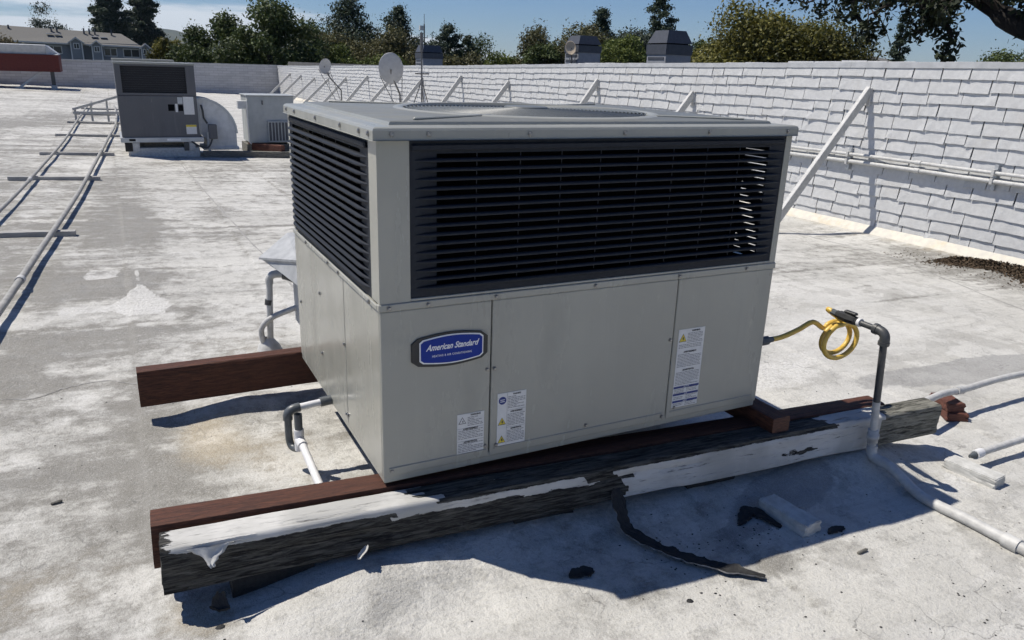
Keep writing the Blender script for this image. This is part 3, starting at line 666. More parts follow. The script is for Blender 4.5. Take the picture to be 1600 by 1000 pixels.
# badge
def text_mesh(s, size, shear=0, bold=0, sx=1, align='CENTER', space=1.0):
    cu = bpy.data.curves.new('text', 'FONT'); cu.body = s; cu.size = size; cu.shear = shear; cu.offset = bold; cu.align_x = align; cu.align_y = 'CENTER'; cu.extrude = .0004; cu.space_character = space; cu.resolution_u = 3
    o = bpy.data.objects.new('text', cu); COL.objects.link(o); dg = bpy.context.evaluated_depsgraph_get()
    me = bpy.data.meshes.new_from_object(o.evaluated_get(dg)); bpy.data.objects.remove(o, do_unlink=True)
    me.transform(Matrix.Scale(sx, 4, (1, 0, 0))@Matrix.Identity(4)); return me
def put_text(name, s, u, w, v, size, mat, parent, shear=0, bold=0, sx=1, align='CENTER', space=1.0, rotz=0):
    me = text_mesh(s, size, shear, bold, sx, align, space); me.materials.clear(); me.materials.append(mat)
    me.transform(Matrix.Translation((u, v, w))@Matrix.Rotation(R(90), 4, 'X')@Matrix.Rotation(rotz, 4, 'Z'))
    return link(name, me, parent)
def barrel(u0, u1, w0, w1, bow, ch, n=12):
    pts = []
    for k in range(n+1): t_ = k/n; pts.append((u0+ch+(u1-u0-2*ch)*t_, w0-bow*math.sin(math.pi*t_)))
    for k in range(n+1): t_ = k/n; pts.append((u1-ch-(u1-u0-2*ch)*t_, w1+bow*math.sin(math.pi*t_)))
    q = [(u1, w0+ch*.8), (u1, w1-ch*.8)]; r_ = [(u0, w1-ch*.8), (u0, w0+ch*.8)]
    return pts[:n+1]+q+pts[n+1:]+r_
badge = MB().prism(barrel(.104, .384, .412, .510, .012, .022), 'y', -.007, .002).build('badge', M['badge_dark'], ac)
MB().prism(barrel(.131, .366, .420, .505, .010, .012), 'y', -.0095, -.0071).build('badge_border', M['print_white'], badge)
MB().prism(barrel(.1355, .3615, .4245, .5005, .010, .011), 'y', -.011, -.0096).build('badge_plate', M['badge_blue'], badge)
put_text('badge_lettering', 'American Standard', .2485, .4745, -.0116, .0305, M['print_white'], badge, .45, .0006, .80)
put_text('badge_lettering', 'HEATING & AIR CONDITIONING', .2485, .4435, -.0116, .0105, M['print_white'], badge, 0, .0001, .78, space=1.25)
# warning stickers
def tri(b, u, w, s, v0, v1): b.prism([(u-s, w-s*.85), (u+s, w-s*.85), (u, w+s*.95)], 'y', v0, v1)
def bolt(b, u, w, s, v0, v1): b.prism([(u-.15*s, w+.55*s), (u+.28*s, w+.55*s), (u+.08*s, w+.08*s), (u+.35*s, w+.08*s), (u-.1*s, w-.65*s), (u, w-.1*s), (u-.3*s, w-.1*s)][::-1], 'y', v0, v1)
def lines(b, u0, u1, w0, w1, pitch, r):
    w = w1
    while w > w0:
        u = u0; e = u1 if r.random() > .25 else u0+(u1-u0)*r.uniform(.45, .9)
        while u < e-.004:
            L = min(r.uniform(.006, .017), e-u); b.box(u, u+L, -.0021, -.0017, w-.0011, w+.0011); u += L+.0022
        w -= pitch
def sticker(name, u0, u1, w0, w1, label, r):
    o = MB().box(u0, u1, -.0016, .0005, w0, w1).build(name, M['label_white'], ac); o['label'] = label; return o
r_ = random.Random(3)
s1 = sticker('warning_sticker', .274, .379, .048, .203, 'white warning sticker with a plain triangle at lower left of the front', r_)
b = MB(); 
for k, (w1, w0, ind) in enumerate(((.187, .152, .040), (.137, .102, .004), (.085, .054, .004))): lines(b, .274+ind, .375, w0, w1, .0062, r_)
kind(b.build('sticker_print', M['print_grey'], s1), 'stuff')
for q_ in (.1465, .0955): MB().box(.275, .378, -.0021, -.0017, q_, q_+.0007).build('ruled_line', M['print_grey'], s1)
b = MB(); tri(b, .2935, .178, .015, -.0021, -.0017); b.build('triangle', M['print_black'], s1); b = MB(); tri(b, .2935, .1775, .0115, -.0026, -.0022); b.build('triangle_fill', M['label_white'], s1)
b = MB(); bolt(b, .295, .1735, .009, -.0031, -.0027); b.build('symbol', M['print_black'], s1)
for s, w, u in (('WARNING', .196, .345), ('AVERTISSEMENT', .1425, .3265), ('ADVERTENCIA', .0905, .3265)): put_text('sticker_heading', s, u, w, -.0022, .0095, M['print_black'], s1, 0, .0002, .85)
s2 = sticker('warning_sticker', .432, .549, .048, .258, 'white warning sticker with a blue disc and two yellow triangles', r_)
b = MB()
for w1, w0 in ((.240, .195), (.170, .126), (.104, .056)): lines(b, .474, .545, w0, w1, .0062, r_)
kind(b.build('sticker_print', M['print_grey'], s2), 'stuff')
for q_ in ((.4705, .4712, .049, .257), (.472, .548, .187, .1877), (.472, .548, .118, .1187)): MB().box(q_[0], q_[1], -.0021, -.0017, q_[2], q_[3]).build('ruled_line', M['print_grey'], s2)
for s, w in (('WARNING', .2495), ('AVERTISSEMENT', .1800), ('ADVERTENCIA', .1115)): put_text('sticker_heading', s, .510, w, -.0022, .0085, M['print_black'], s2, 0, .0002, .8)
b = MB(); b.prism([(.4515+.0155*math.cos(a), .229+.0155*math.sin(a)) for a in np.linspace(0, 2*math.pi, 20)[:-1]], 'y', -.0021, -.0017); disc = b.build('disc', M['print_blue'], s2)
for dy in (.003, -.004): b = MB().box(.4425, .4605, -.0026, -.0022, .229+dy-.0012, .229+dy+.0012); b.build('disc_print', M['print_white'], s2)
for w in (.146, .073):
    b = MB(); tri(b, .4515, w, .0165, -.0021, -.0017); b.build('triangle', M['print_black'], s2); b = MB(); tri(b, .4515, w, .0140, -.0026, -.0022); b.build('triangle_fill', M['yellow'], s2)
    b = MB(); bolt(b, .4525, w-.003, .012, -.0031, -.0027); b.build('symbol', M['print_black'], s2)
s3 = sticker('warning_sticker', 1.236, 1.369, .059, .402, 'tall white warning sticker with three blue bands at right of the front', r_)
b = MB()
lines(b, 1.282, 1.362, .342, .382, .0064, r_); lines(b, 1.242, 1.362, .318, .335, .0064, r_)
for w1, w0 in ((.293, .236), (.214, .160)): lines(b, 1.242, 1.362, w0, w1, .0066, r_)
for w1, w0 in ((.138, .124), (.104, .092), (.074, .064)): lines(b, 1.242, 1.292, w0, w1, .0066, r_); lines(b, 1.304, 1.362, w0, w1+.004, .0066, r_)
kind(b.build('sticker_print', M['print_grey'], s3), 'stuff')
b = MB(); tri(b, 1.259, .365, .0195, -.0021, -.0017); b.build('triangle', M['print_black'], s3); b = MB(); tri(b, 1.259, .3647, .0165, -.0026, -.0022); b.build('triangle_fill', M['yellow'], s3)
b = MB(); bolt(b, 1.260, .361, .014, -.0031, -.0027); b.build('symbol', M['print_black'], s3)
for s, w, u in (('WARNING', .392, 1.322), ('AVERTISSEMENT', .303, 1.3025), ('ADVERTENCIA', .224, 1.3025)): put_text('sticker_heading', s, u, w, -.0022, .0105, M['print_black'], s3, 0, .0002, .85)
for w, s in ((.148, 'NOTICE'), (.1165, 'AVIS'), (.0845, 'AVISO')):
    q = MB().box(1.2375, 1.3675, -.0022, -.0018, w-.0045, w+.0045).build('blue_band', M['print_blue'], s3); put_text('sticker_heading', s, 1.3025, w, -.0027, .0075, M['print_white'], s3)

# ------------------------------------------------------------------ timbers
def timber(name, L, wd, ht, mat, amp, seed, loc, yaw, pitch, label, cat='timber beam', paint=None, grey=None, rnd=.008, na=None, endmat=None):
    """closed beam surface with weathered relief; runs along +X from loc (front bottom left corner)"""
    na = na or int(L/.016); per = []
    ny, nz = 9, 11
    for k in range(ny): per.append((k/ny, 0))
    for k in range(nz): per.append((1, k/nz))
    for k in range(ny): per.append((1-k/ny, 1))
    for k in range(nz): per.append((0, 1-k/nz))
    n = len(per); xs = np.linspace(0, L, na); py = np.array([p_[0] for p_ in per])*wd; pz = np.array([p_[1] for p_ in per])*ht
    yc, zc = py-wd/2, pz-ht/2
    # round the arrises
    hx_, hz_ = wd/2-rnd, ht/2-rnd
    qy, qz = np.clip(yc, -hx_, hx_), np.clip(zc, -hz_, hz_); dy, dz = yc-qy, zc-qz; dl = np.maximum(np.hypot(dy, dz), 1e-6)
    ny_, nz_ = dy/dl, dz/dl; rr = np.minimum(dl, rnd)
    X = np.repeat(xs[:, None], n, 1); s = np.arange(n)[None, :]/n*(2*(wd+ht))
    ds = amp*((fbm(X*3, s*40+0*X, seed, 4)-.5)*1.2+(fbm(X*1.2, s*9+0*X, seed+9, 3)-.5)*1.6)
    grooves = fbm(X*1.6+.4*fbm(X*5, s*5+0*X, seed+2, 2), s*75+0*X, seed+30, 2); ds -= amp*1.6*sstep(.66, .8, grooves)
    Y = wd/2+(qy+ny_*rr)[None, :]+ny_[None, :]*ds; Z = ht/2+(qz+nz_*rr)[None, :]+nz_[None, :]*ds
    X = X+amp*1.5*(fbm(s*60+0*X, X*0+3, seed+3, 2)-.5)*((X < .001)*1.+(X > L-.001)*1.)
    V_ = np.stack([X, Y, Z], -1).reshape(-1, 3); ii = np.arange(na*n).reshape(na, n)
    F_ = np.stack([ii[:-1], np.roll(ii, -1, 1)[:-1], np.roll(ii, -1, 1)[1:], ii[1:]], -1).reshape(-1, 4)
    at = {}
    if paint: at['paint'] = paint(X, Y/wd, Z/ht, s)
    if grey: at['grey'] = grey(X, Y/wd, Z/ht)
    # ends as fans of quads (centre vertex repeated via two triangles per quad)
    c0, c1 = len(V_), len(V_)+1
    V_ = np.concatenate([V_, [[-.002, wd/2, ht/2], [L+.002, wd/2, ht/2]]])
    for k_ in at: at[k_] = np.concatenate([at[k_].ravel(), [at[k_].ravel()[0], at[k_].ravel()[-1]]])
    E0 = [(c0, ii[0, (k+2) % n], ii[0, (k+1) % n], ii[0, k]) for k in range(0, n, 2)]; E1 = [(c1, ii[-1, k], ii[-1, (k+1) % n], ii[-1, (k+2) % n]) for k in range(0, n, 2)]
    F_ = np.concatenate([F_, np.array(E0), np.array(E1)])
    me = np_mesh(name, V_, F_, mat, True, at); me.set_sharp_from_angle(angle=R(50)) if hasattr(me, 'set_sharp_from_angle') else None
    if endmat:
        me.materials.append(endmat)
        for i in range(len(F_)-len(E0)-len(E1), len(F_)): me.polygons[i].material_index = 1
    o = link(name, me, None, loc, (0, pitch, yaw)); return tag(o, label, cat)
PI_ = .0312
front = timber('support_timber', 3.215, .108, .160, M['brown'], .0016, 5, (-.045, 2.316, .131), -.0349, PI_, 'long brown stained timber under the front edge of the air conditioner', endmat=M['endgrain'])
def paint_fn(X, y, z, s):
    X0 = X; X = X0+.34*(fbm(X0*4.5, s*26+0*X0, 93, 4)-.5)*(X0 > .2)*(X0 < 2.9)
    top = (z > .9); frontf = (y < .12); p = np.zeros_like(X)
    edge = fbm(X*5, X*0+2, 90, 4)
    p = np.where(top, np.where(X < .85, .86, np.where(X < 1.5, .30, np.where(X < 2.75, .22, np.where(X < 3.08, .85, .05)))), p)
    lo = np.where(X < .72, .93-.10*edge, np.where(X < 1.50, .38+.45*edge, np.where(X < 1.62, .86, np.where(X < 3.06, -.2, 2))))
    p = np.where(frontf & ~top, .5+np.clip((z-lo)*5, -.48, .42), p)
    p = np.where(frontf & ~top & (X > 1.62) & (X < 3.04), 1.02-.70*gs(X, z, 2.55, .35, .05, .12)-.22*(z > .84), p)
    p = np.where(X < .07, p-.5*(1-X/.07), p)
    p = np.where((y > .88) & ~top, .1, p)
    return p
def grey_fn(X, y, z): return np.maximum(sstep(2.9, 3.05, X)*.95, .10*(z > .9)*sstep(.6, .9, X))
old = timber('weathered_timber', 3.475, .112, .158, M['oldbeam'], .0055, 12, (-.026, 2.186, .122), -.0255, .0300, 'old blackened timber with peeling white paint in front of the brown timber', paint=paint_fn, grey=grey_fn, rnd=.012, na=300)
rear = timber('support_timber', 2.65, .080, .178, M['brown'], .0014, 31, (-.037, 3.675, .113), -.01, .0, 'brown stained timber under the rear edge of the air conditioner', endmat=M['endgrain'])
blk = timber('spacer_timber', 1.50, .098, .094, M['brown'], .0012, 41, (2.480, 2.150, .183), R(90), 0, 'brown timber spacer under the right end of the air conditioner', endmat=M['endgrain'])
# low sleepers that carry the timbers, mostly hidden and buried in coating
for i, (x, y, h_, lab) in enumerate(((.30, 2.205, .115, 'dark sleeper block under the left end of the peeling timber'), (1.30, 2.19, .12, 'dark sleeper block under the middle of the peeling timber'),
                                 (2.10, 2.17, .11, 'dark sleeper block under the painted part of the peeling timber'), (1.15, 3.68, .10, 'dark sleeper block under the rear brown timber'), (1.9, 3.68, .14, 'dark sleeper block under the far half of the rear brown timber'))):
    z0 = float(roof_h(np.array(x), np.array(y)))-.03
    ztop = (.122-.03*x-.004) if y < 3 else .110
    timber('sleeper_block', .26, .19 if y < 3 else .07, max(ztop-z0, .03), M['tar'], .004, 60+i, (x-.13, y+.008, z0), 0, 0, lab, 'timber block', na=14)
# hanging flake of paint and scraps of torn felt at the beam
fl = MB(); vsx = []; r9 = random.Random(4); nr_, nc_ = 8, 9
for layer in (0, 1):
    for i in range(nr_):
        t_ = i/(nr_-1); xl, xr = .050+.062*t_**.8+.006*r9.uniform(-1, 1)*(0 < i), .185-.066*t_**.7+.006*r9.uniform(-1, 1)*(0 < i)
        for j in range(nc_):
            u = j/(nc_-1); x = xl+(xr-xl)*u; y = 2.181-.004-.016*t_-.022*t_**3-.006*abs(u-.5)*t_+.003*math.sin(u*9+t_*5); z = .268-.030*.0-.052*t_-.006*u*(1-t_)
            vsx.append((x, y-(.0016 if layer else 0), z-.030*(x*.0)))
N_ = nr_*nc_
fl.add(vsx, [(i*nc_+j, i*nc_+j+1, (i+1)*nc_+j+1, (i+1)*nc_+j) for i in range(nr_-1) for j in range(nc_-1)]+[(N_+i*nc_+j, N_+(i+1)*nc_+j, N_+(i+1)*nc_+j+1, N_+i*nc_+j+1) for i in range(nr_-1) for j in range(nc_-1)]
       +[(i*nc_, (i+1)*nc_, N_+(i+1)*nc_, N_+i*nc_) for i in range(nr_-1)]+[(i*nc_+nc_-1, N_+i*nc_+nc_-1, N_+(i+1)*nc_+nc_-1, (i+1)*nc_+nc_-1) for i in range(nr_-1)]+[((nr_-1)*nc_+j, (nr_-1)*nc_+j+1, N_+(nr_-1)*nc_+j+1, N_+(nr_-1)*nc_+j) for j in range(nc_-1)], True)
tag(fl.build('paint_flake', M['brickwhite']), 'white paint flake peeling down over the left end of the old timber', 'paint flake')

def slab_path(name, pts, w, th, mat, label, cat, seed=0, edge=None, nc=9):
    """torn sheet along a path: ragged width, crumpled surface, real thickness"""
    r = random.Random(seed); P = smooth_path(pts, 9); n = len(P); b = MB(); vsx = []
    for i, p_ in enumerate(P):
        d = (P[min(i+1, n-1)]-P[max(i-1, 0)]); d.z = 0; d.normalize(); s = Vector((-d.y, d.x, 0)); t_ = i/(n-1)
        wl_ = w*(.45+1.1*float(fbm(np.array(i*.45), np.array(seed*1.7), 4, 4))); wr_ = w*(.45+1.1*float(fbm(np.array(i*.45), np.array(seed*1.7+5), 14, 4)))
        k_ = min(1, .25+2.6*min(t_, 1-t_)) if len(pts) < 6 else min(1, .45+5*min(t_, 1-t_)); wl_ *= k_; wr_ *= k_
        cr = [.55*w*(float(fbm(np.array(i*.30+k*.8), np.array(k*.9+seed), 24, 3))-.5)*min(1, w/.05)*.55 for k in range(nc)]
        for layer in (0, 1):
            for k in range(nc):
                u = k/(nc-1)*2-1; q = p_+s*(u*(wl_ if u < 0 else wr_)*.5)
                vsx.append(q+Vector((0, 0, cr[k]*.5+.006*u*u-(th if layer else 0))))
    m = 2*nc; F0 = []
    for i in range(n-1):
        for k in range(nc-1): F0 += [(i*m+k, (i+1)*m+k, (i+1)*m+k+1, i*m+k+1), (i*m+nc+k, i*m+nc+k+1, (i+1)*m+nc+k+1, (i+1)*m+nc+k)]
    b.add(vsx, F0); o = b.build(name, mat); e = MB()
    e.add(vsx, [(i*m, i*m+nc, (i+1)*m+nc, (i+1)*m) for i in range(n-1)]+[(i*m+nc-1, (i+1)*m+nc-1, (i+1)*m+2*nc-1, i*m+2*nc-1) for i in range(n-1)]+[tuple(range(nc))+tuple(range(2*nc-1, nc-1, -1)), tuple((n-1)*m+k for k in range(nc))+tuple((n-1)*m+k for k in range(2*nc-1, nc-1, -1))])
    e.build('torn_edge', edge or mat, o)
    return tag(o, label, cat)
def rz(x, y, d=0): return float(roof_h(np.array(x), np.array(y)))+d
slab_path('felt_strip', [(1.578, 2.140, .135), (1.573, 2.095, .075), (1.574, 2.045, rz(1.574, 2.045, .030)), (1.615, 1.945, rz(1.615, 1.945, .018)), (1.675, 1.853, rz(1.675, 1.853, .020)), (1.735, 1.785, rz(1.735, 1.785, .016)), (1.80, 1.719, rz(1.80, 1.719, .016)), (1.888, 1.634, rz(1.888, 1.634, .010))],
          .052, .005, M['tar'], 'long torn strip of black roofing felt curling off the old timber', 'felt strip', 3, M['felt_edge'])
slab_path('felt_scrap', [(1.235, 1.90, rz(1.235, 1.90, .004)), (1.285, 1.905, rz(1.285, 1.905, .005)), (1.335, 1.90, rz(1.335, 1.9, .004))], .05, .004, M['tar'], 'black felt scrap lying in the shade left of the long felt strip', 'felt scrap', 5)
slab_path('felt_scrap', [(.13, 2.165, .10), (.125, 2.145, .065), (.12, 2.135, rz(.12, 2.135, .025))], .05, .006, M['tar'], 'black felt scrap hanging below the left end of the old timber', 'felt scrap', 6)
slab_path('felt_scrap', [(2.04, 1.935, rz(2.04, 1.935, .004)), (2.09, 1.965, rz(2.09, 1.965, .006)), (2.135, 1.985, rz(2.135, 1.985, .008)), (2.17, 1.95, rz(2.17, 1.95, .010)), (2.19, 1.86, rz(2.19, 1.86, .005))], .06, .004, M['tar'], 'ragged black felt scrap against the shaded white block', 'felt scrap', 8)
slab_path('felt_scrap', [(2.34, 1.755, rz(2.34, 1.755, .004)), (2.39, 1.765, rz(2.39, 1.765, .005)), (2.44, 1.762, rz(2.44, 1.762, .004))], .035, .004, M['tar'], 'small black felt scrap right of the shaded white block', 'felt scrap', 9)
slab_path('paint_scrap', [(.555, 2.135, rz(.555, 2.135, .03)), (.575, 2.13, rz(.575, 2.13, .05)), (.59, 2.125, rz(.59, 2.125, .07))], .04, .003, M['brickwhite'], 'curled white paint scrap under the old timber', 'paint scrap', 10)
def pebble(x, y, s, label, mat='tar', seed=0, name='debris_chip'):
    r = random.Random(seed); b = MB(); vsx = []; n = 8
    for j, (rr, zz) in enumerate(((.7, 0), (1, .3), (.75, .62), (.25, .78))):
        for k in range(n): a = 2*math.pi*k/n; q = s*rr*(1+.35*(r.random()-.5)); vsx.append((x+q*math.cos(a)*1.25, y+q*math.sin(a), rz(x, y)+s*zz*.7-.002))
    b.add(vsx, [(j*n+k, j*n+(k+1) % n, (j+1)*n+(k+1) % n, (j+1)*n+k) for j in range(3) for k in range(n)]+[tuple(3*n+k for k in range(n))])
    return tag(b.build(name, M[mat]), label, 'debris')
pebble(1.559, 1.646, .011, 'small dark lump on the roof below the end of the felt strip', seed=1)
pebble(.115, 2.09, .012, 'small dark lump just below the left end of the old timber', seed=2)
def twig(x, y, a, L, w, label, seed):
    q = Matrix.Translation((x, y, rz(x, y)+.005))@Matrix.Rotation(a, 4, 'Z'); return tag(MB().bbox(-L/2, L/2, -w/2, w/2, -.006, .006, .003, 1, q).build('wood_sliver', M['drywood']), label, 'debris')
twig(2.365, 1.615, .1, .055, .012, 'short dark sliver lying on the sunny roof at lower right', 1)
twig(3.52, 3.62, -.5, .05, .012, 'short dark sliver on the bright roof behind the yellow hose', 2)
twig(-.36, 3.06, .3, .04, .011, 'dark sliver on the grey roof left of the timbers', 3)
# specks of grit and flakes
b = MB()
for i in range(520):
    x, y = random.uniform(-1.3, 4.3), random.uniform(1.0, 5.5)
    if i > 260: x, y = random.gauss(2.6, .6), random.uniform(.95, 1.8)
    if i > 380: x, y = random.gauss(1.72, .10), random.gauss(1.84, .12)
    if i > 450: x, y = random.gauss(2.15, .12), random.gauss(1.90, .07)
    if AX-.2 < x < AX+W+.1 and 2.12 < y < 3.8: continue
    s = random.uniform(.0018, .0050); z = rz(x, y); vsx = [(x+s*math.cos(a)*random.uniform(.6, 1.5), y+s*math.sin(a), z+.001) for a in (0, 1.3, 2.5, 3.8, 5.1)]+[(x, y, z+s*.8)]
    b.add(vsx, [(k, (k+1) % 5, 5) for k in range(5)])
g_ = kind(b.build('roof_grit', M['tar']), 'stuff'); g_['label'] = 'dark grit and flakes scattered over the roof'; g_['category'] = 'grit'

# painted blocks
def brickobj(cx, cy, rot, L, w_, h_, mat, label, seed, name='painted_block', cat='block'):
    bm = bmesh.new(); bmesh.ops.create_cube(bm, size=1); bmesh.ops.subdivide_edges(bm, edges=bm.edges[:], cuts=5, use_grid_fill=True)
    r = random.Random(seed)
    for v in bm.verts: v.co = Vector((v.co.x*w_, v.co.y*L, (v.co.z+.5)*h_)); v.co += Vector((r.uniform(-1, 1), r.uniform(-1, 1), r.uniform(-1, 1)))*.0016
    bmesh.ops.bevel(bm, geom=[e for e in bm.edges if e.calc_face_angle(0) > 1.0], offset=.004, segments=2, affect='EDGES')
    me = bpy.data.meshes.new(name); bm.to_mesh(me); bm.free(); me.materials.append(mat)
    return tag(link(name, me, None, (cx, cy, rz(cx, cy)-.004), (0, 0, rot)), label, cat)
brickobj(2.262, 1.893, .10, .235, .095, .055, M['brickwhite'], 'white painted wood block in the shade of the air conditioner', 1)
brickobj(3.41, 1.858, .14, .235, .10, .050, M['brickwhite'], 'white painted wood block in the sun under the short pipe end', 2)
brickobj(4.0, 2.385, -.55, .20, .115, .050, M['red'], 'lower red timber offcut under the pipe beyond the old timber', 3, 'timber_offcut', 'timber offcut')
o = brickobj(3.985, 2.40, -.35, .17, .10, .048, M['red'], 'upper red timber offcut carrying the pipe beyond the old timber', 4, 'timber_offcut', 'timber offcut'); o.location.z += .048

# ------------------------------------------------------------------ gas riser, yellow hose and pipes on the roof
gas = thing('gas_riser', 'gas pipe riser, black above and white painted below, beside the air conditioner', 'gas pipe', (2.944, 2.064, rz(2.944, 2.064)))
def G3(p_): return (p_[0]-2.944, p_[1]-2.064, p_[2]-gas.location.z)
zb = gas.location.z
A0, A1, A2 = Vector((2.940, 2.062, zb+.03)), Vector((2.899, 2.056, .31)), Vector((2.862, 2.050, .600))
MB().tube([G3(A0), G3(A1)], .0165, 14).build('lower_pipe', M['pipewhite'], gas); MB().tube([G3(A1), G3(A2)], .0155, 14).build('upper_pipe', M['iron'], gas)
cpl = A0.lerp(A1, .36); d_ = (A1-A0).normalized()
MB().tube([G3(cpl-d_*.035), G3(cpl-d_*.033), G3(cpl-d_*.010), G3(cpl-d_*.009), G3(cpl+d_*.009), G3(cpl+d_*.010), G3(cpl+d_*.033), G3(cpl+d_*.035)], [.018, .023, .023, .027, .027, .023, .023, .018], 14).build('union_coupling', M['pipewhite'], gas)
el = smooth_path([A2-Vector((0, 0, .012)), A2+Vector((-.001, .000, .022)), A2+Vector((-.002, .018, .040)), A2+Vector((-.003, .055, .044))], 5)
MB().tube([G3(p_) for p_ in el], .0215, 14).build('elbow', M['iron'], gas)
for p_, q_ in ((el[0], el[2]), (el[-3], el[-1])): MB().tube([G3(p_-(q_-p_)*.3), G3(q_)], .0245, 14).build('elbow_collar', M['iron'], gas)
n0 = A2+Vector((-.003, .05, .044)); n1 = n0+Vector((-.004, .085, .003)); MB().tube([G3(n0), G3(n1)], .0135, 12).build('nipple', M['iron'], gas)
n2 = n1+Vector((-.006, .115, .006)); 
MB().tube([G3(n1), G3(n1.lerp(n2, .12)), G3(n1.lerp(n2, .14)), G3(n1.lerp(n2, .5)), G3(n1.lerp(n2, .86)), G3(n1.lerp(n2, .88)), G3(n2)], [.018, .018, .021, .025, .021, .018, .018], 8, smooth=False).build('valve_body', M['blackplastic'], gas)
vm = n1.lerp(n2, .5); q = Matrix.Translation(G3(vm+Vector((0, 0, .022))))
MB().bbox(-.011, .011, -.045, .02, 0, .012, .004, 1, q).build('valve_handle', M['blackplastic'], gas)
MB().tube([G3(n1-Vector((0, .012, 0))), G3(n1+Vector((0, .002, 0)))], .0195, 12).build('thread_seal', M['pvc'], gas)
be = smooth_path([A0+Vector((-.003, 0, .05)), A0+Vector((0, -.002, .012)), A0+Vector((.002, -.022, -.006)), A0+Vector((.004, -.08, -.008))], 5)
MB().tube([G3(p_) for p_ in be], .0235, 12).build('base_elbow', M['pipewhite'], gas)
gp = [(2.952, 1.8), (2.958, 1.6), (2.964, 1.36), (2.972, 1.1), (2.99, .4)]
MB().tube([G3(p_) for p_ in smooth_path([A0+Vector((.0035, -.05, -.008)), A0+Vector((.004, -.10, -.010))]+[Vector((x, y, rz(x, y, .017))) for x, y in gp], 4)], .0235, 14).build('roof_pipe', M['pipewhite'], gas)
for yy in (1.42, 1.40): pass
MB().tube([G3((2.962, 1.44, rz(2.962, 1.44, .018))), G3((2.9635, 1.38, rz(2.9635, 1.38, .018)))], .030, 14).build('pipe_coupling', M['pipewhite'], gas)
hose = thing('gas_hose', 'yellow coiled gas connector hose between the air conditioner and the riser', 'hose', (2.42, 2.345, .56))
hc = Vector((2.925, 2.335, .515)); hp = [Vector((2.500, 2.345, .558)), Vector((2.58, 2.350, .560)), Vector((2.68, 2.355, .580)), Vector((2.77, 2.36, .604))]
nst = 34
for k in range(nst+1):
    t_ = k/nst; a = R(138-t_*(138-102+720)); rr = .080+.026*t_+.005*math.sin(t_*9); hp.append(hc+Vector((rr*math.cos(a)*1.16, .035-.075*t_, rr*math.sin(a)*.86)))
hp += [Vector((n2.x-.004, n2.y+.05, n2.z+.006)), Vector((n2.x, n2.y+.01, n2.z))]
hl = Vector((2.42, 2.345, .56)); MB().tube([p_-hl for p_ in smooth_path(hp, 5)], .0118, 12).build('hose_tube', M['gasyellow'], hose)
MB().tube([Vector((2.395, 2.345, .556))-hl, Vector((2.44, 2.345, .557))-hl, Vector((2.442, 2.345, .557))-hl, Vector((2.485, 2.345, .558))-hl, Vector((2.487, 2.345, .558))-hl, Vector((2.515, 2.346, .558))-hl], [.0185, .0185, .021, .021, .014, .013], 8, smooth=False).build('hose_nut', M['greypvc'], hose)
MB().tube([Vector((n2.x-.001, n2.y+.028, n2.z+.003))-hl, n2-hl], .0155, 8, smooth=False).build('hose_nut', M['greypvc'], hose)
# two further pipes at the right
p1 = thing('roof_pipe', 'white pipe resting on the red timber offcuts beyond the old timber', 'pipe', (3.7, 2.33, 0))
pts = [(3.60, 2.30, .075), (3.86, 2.36, .060), (4.10, 2.385, .040), (4.5, 2.42, .028), (5.1, 2.45, -.005), (6.2, 2.5, -.075), (7.6, 2.55, -.13)]
MB().tube([(x-3.7, y-2.33, z) for x, y, z in smooth_path(pts, 5)], .019, 12).build('pipe', M['pipewhite'], p1); MB().tube([(.30, .045, .050), (.37, .052, .042)], .024, 12).build('coupling', M['pipewhite'], p1)
p2 = thing('roof_pipe', 'white pipe with a capped end resting on the sunny white block', 'pipe', (3.47, 1.91, 0))
pts = [(3.56, 1.925, -.018), (3.95, 1.945, -.030), (4.6, 1.98, -.05), (5.6, 2.02, -.085), (7.2, 2.08, -.13)]
MB().tube([(x-3.47, y-1.91, z) for x, y, z in pts], .0175, 12).build('pipe', M['pipewhite'], p2)
MB().tube([(-.012, .008, -.0155), (.028, .010, -.0165)], [.008, .018], 10).build('end_cap', M['greypvc'], p2)
MB().tube([(.028, .010, -.0165), (.085, .0146, -.018)], .0225, 12).build('coupling', M['pvc'], p2)
# condensate drain with trap
dr = thing('condensate_drain', 'white and grey plastic condensate drain trap at the left side panel', 'drain pipe', (.55, 3.02, rz(.55, 3.02)))
o3 = dr.location; dz0 = o3.z
def D3(x, y, z): return (x-.55, y-3.02, z-dz0)
MB().tube([D3(.70, 3.03, .296), D3(.652, 3.03, .292)], .021, 12).build('outlet_fitting', M['greypvc'], dr)
MB().tube([D3(.655, 3.03, .292), D3(.545, 3.03, .283)], .0145, 12).build('outlet_pipe', M['pvc'], dr)
e1 = smooth_path([Vector(D3(.566, 3.03, .2845)), Vector(D3(.535, 3.03, .280)), Vector(D3(.516, 3.03, .262)), Vector(D3(.514, 3.03, .235))], 5)
MB().tube(e1, .020, 12).build('elbow', M['greypvc'], dr)
e2 = smooth_path([Vector(D3(.514, 3.03, .238)), Vector(D3(.514, 3.03, .150)), Vector(D3(.520, 3.015, .118)), Vector(D3(.536, 2.985, .118)), Vector(D3(.545, 2.97, .150)), Vector(D3(.545, 2.97, .19))], 5)
MB().tube(e2, .0155, 12).build('trap_bend', M['greypvc'], dr)
MB().tube([D3(.545, 2.97, .118), D3(.545, 2.97, .213)], .0205, 12).build('tee', M['pvc'], dr)
vt = MB(); vt.tube([D3(.545, 2.97, .20), D3(.545, 2.97, .282)], .0165, 12, False); vt.tube([D3(.545, 2.97, .282), D3(.545, 2.97, .21)], .0125, 12, False); vt.build('vent_stub', M['greypvc'], dr)
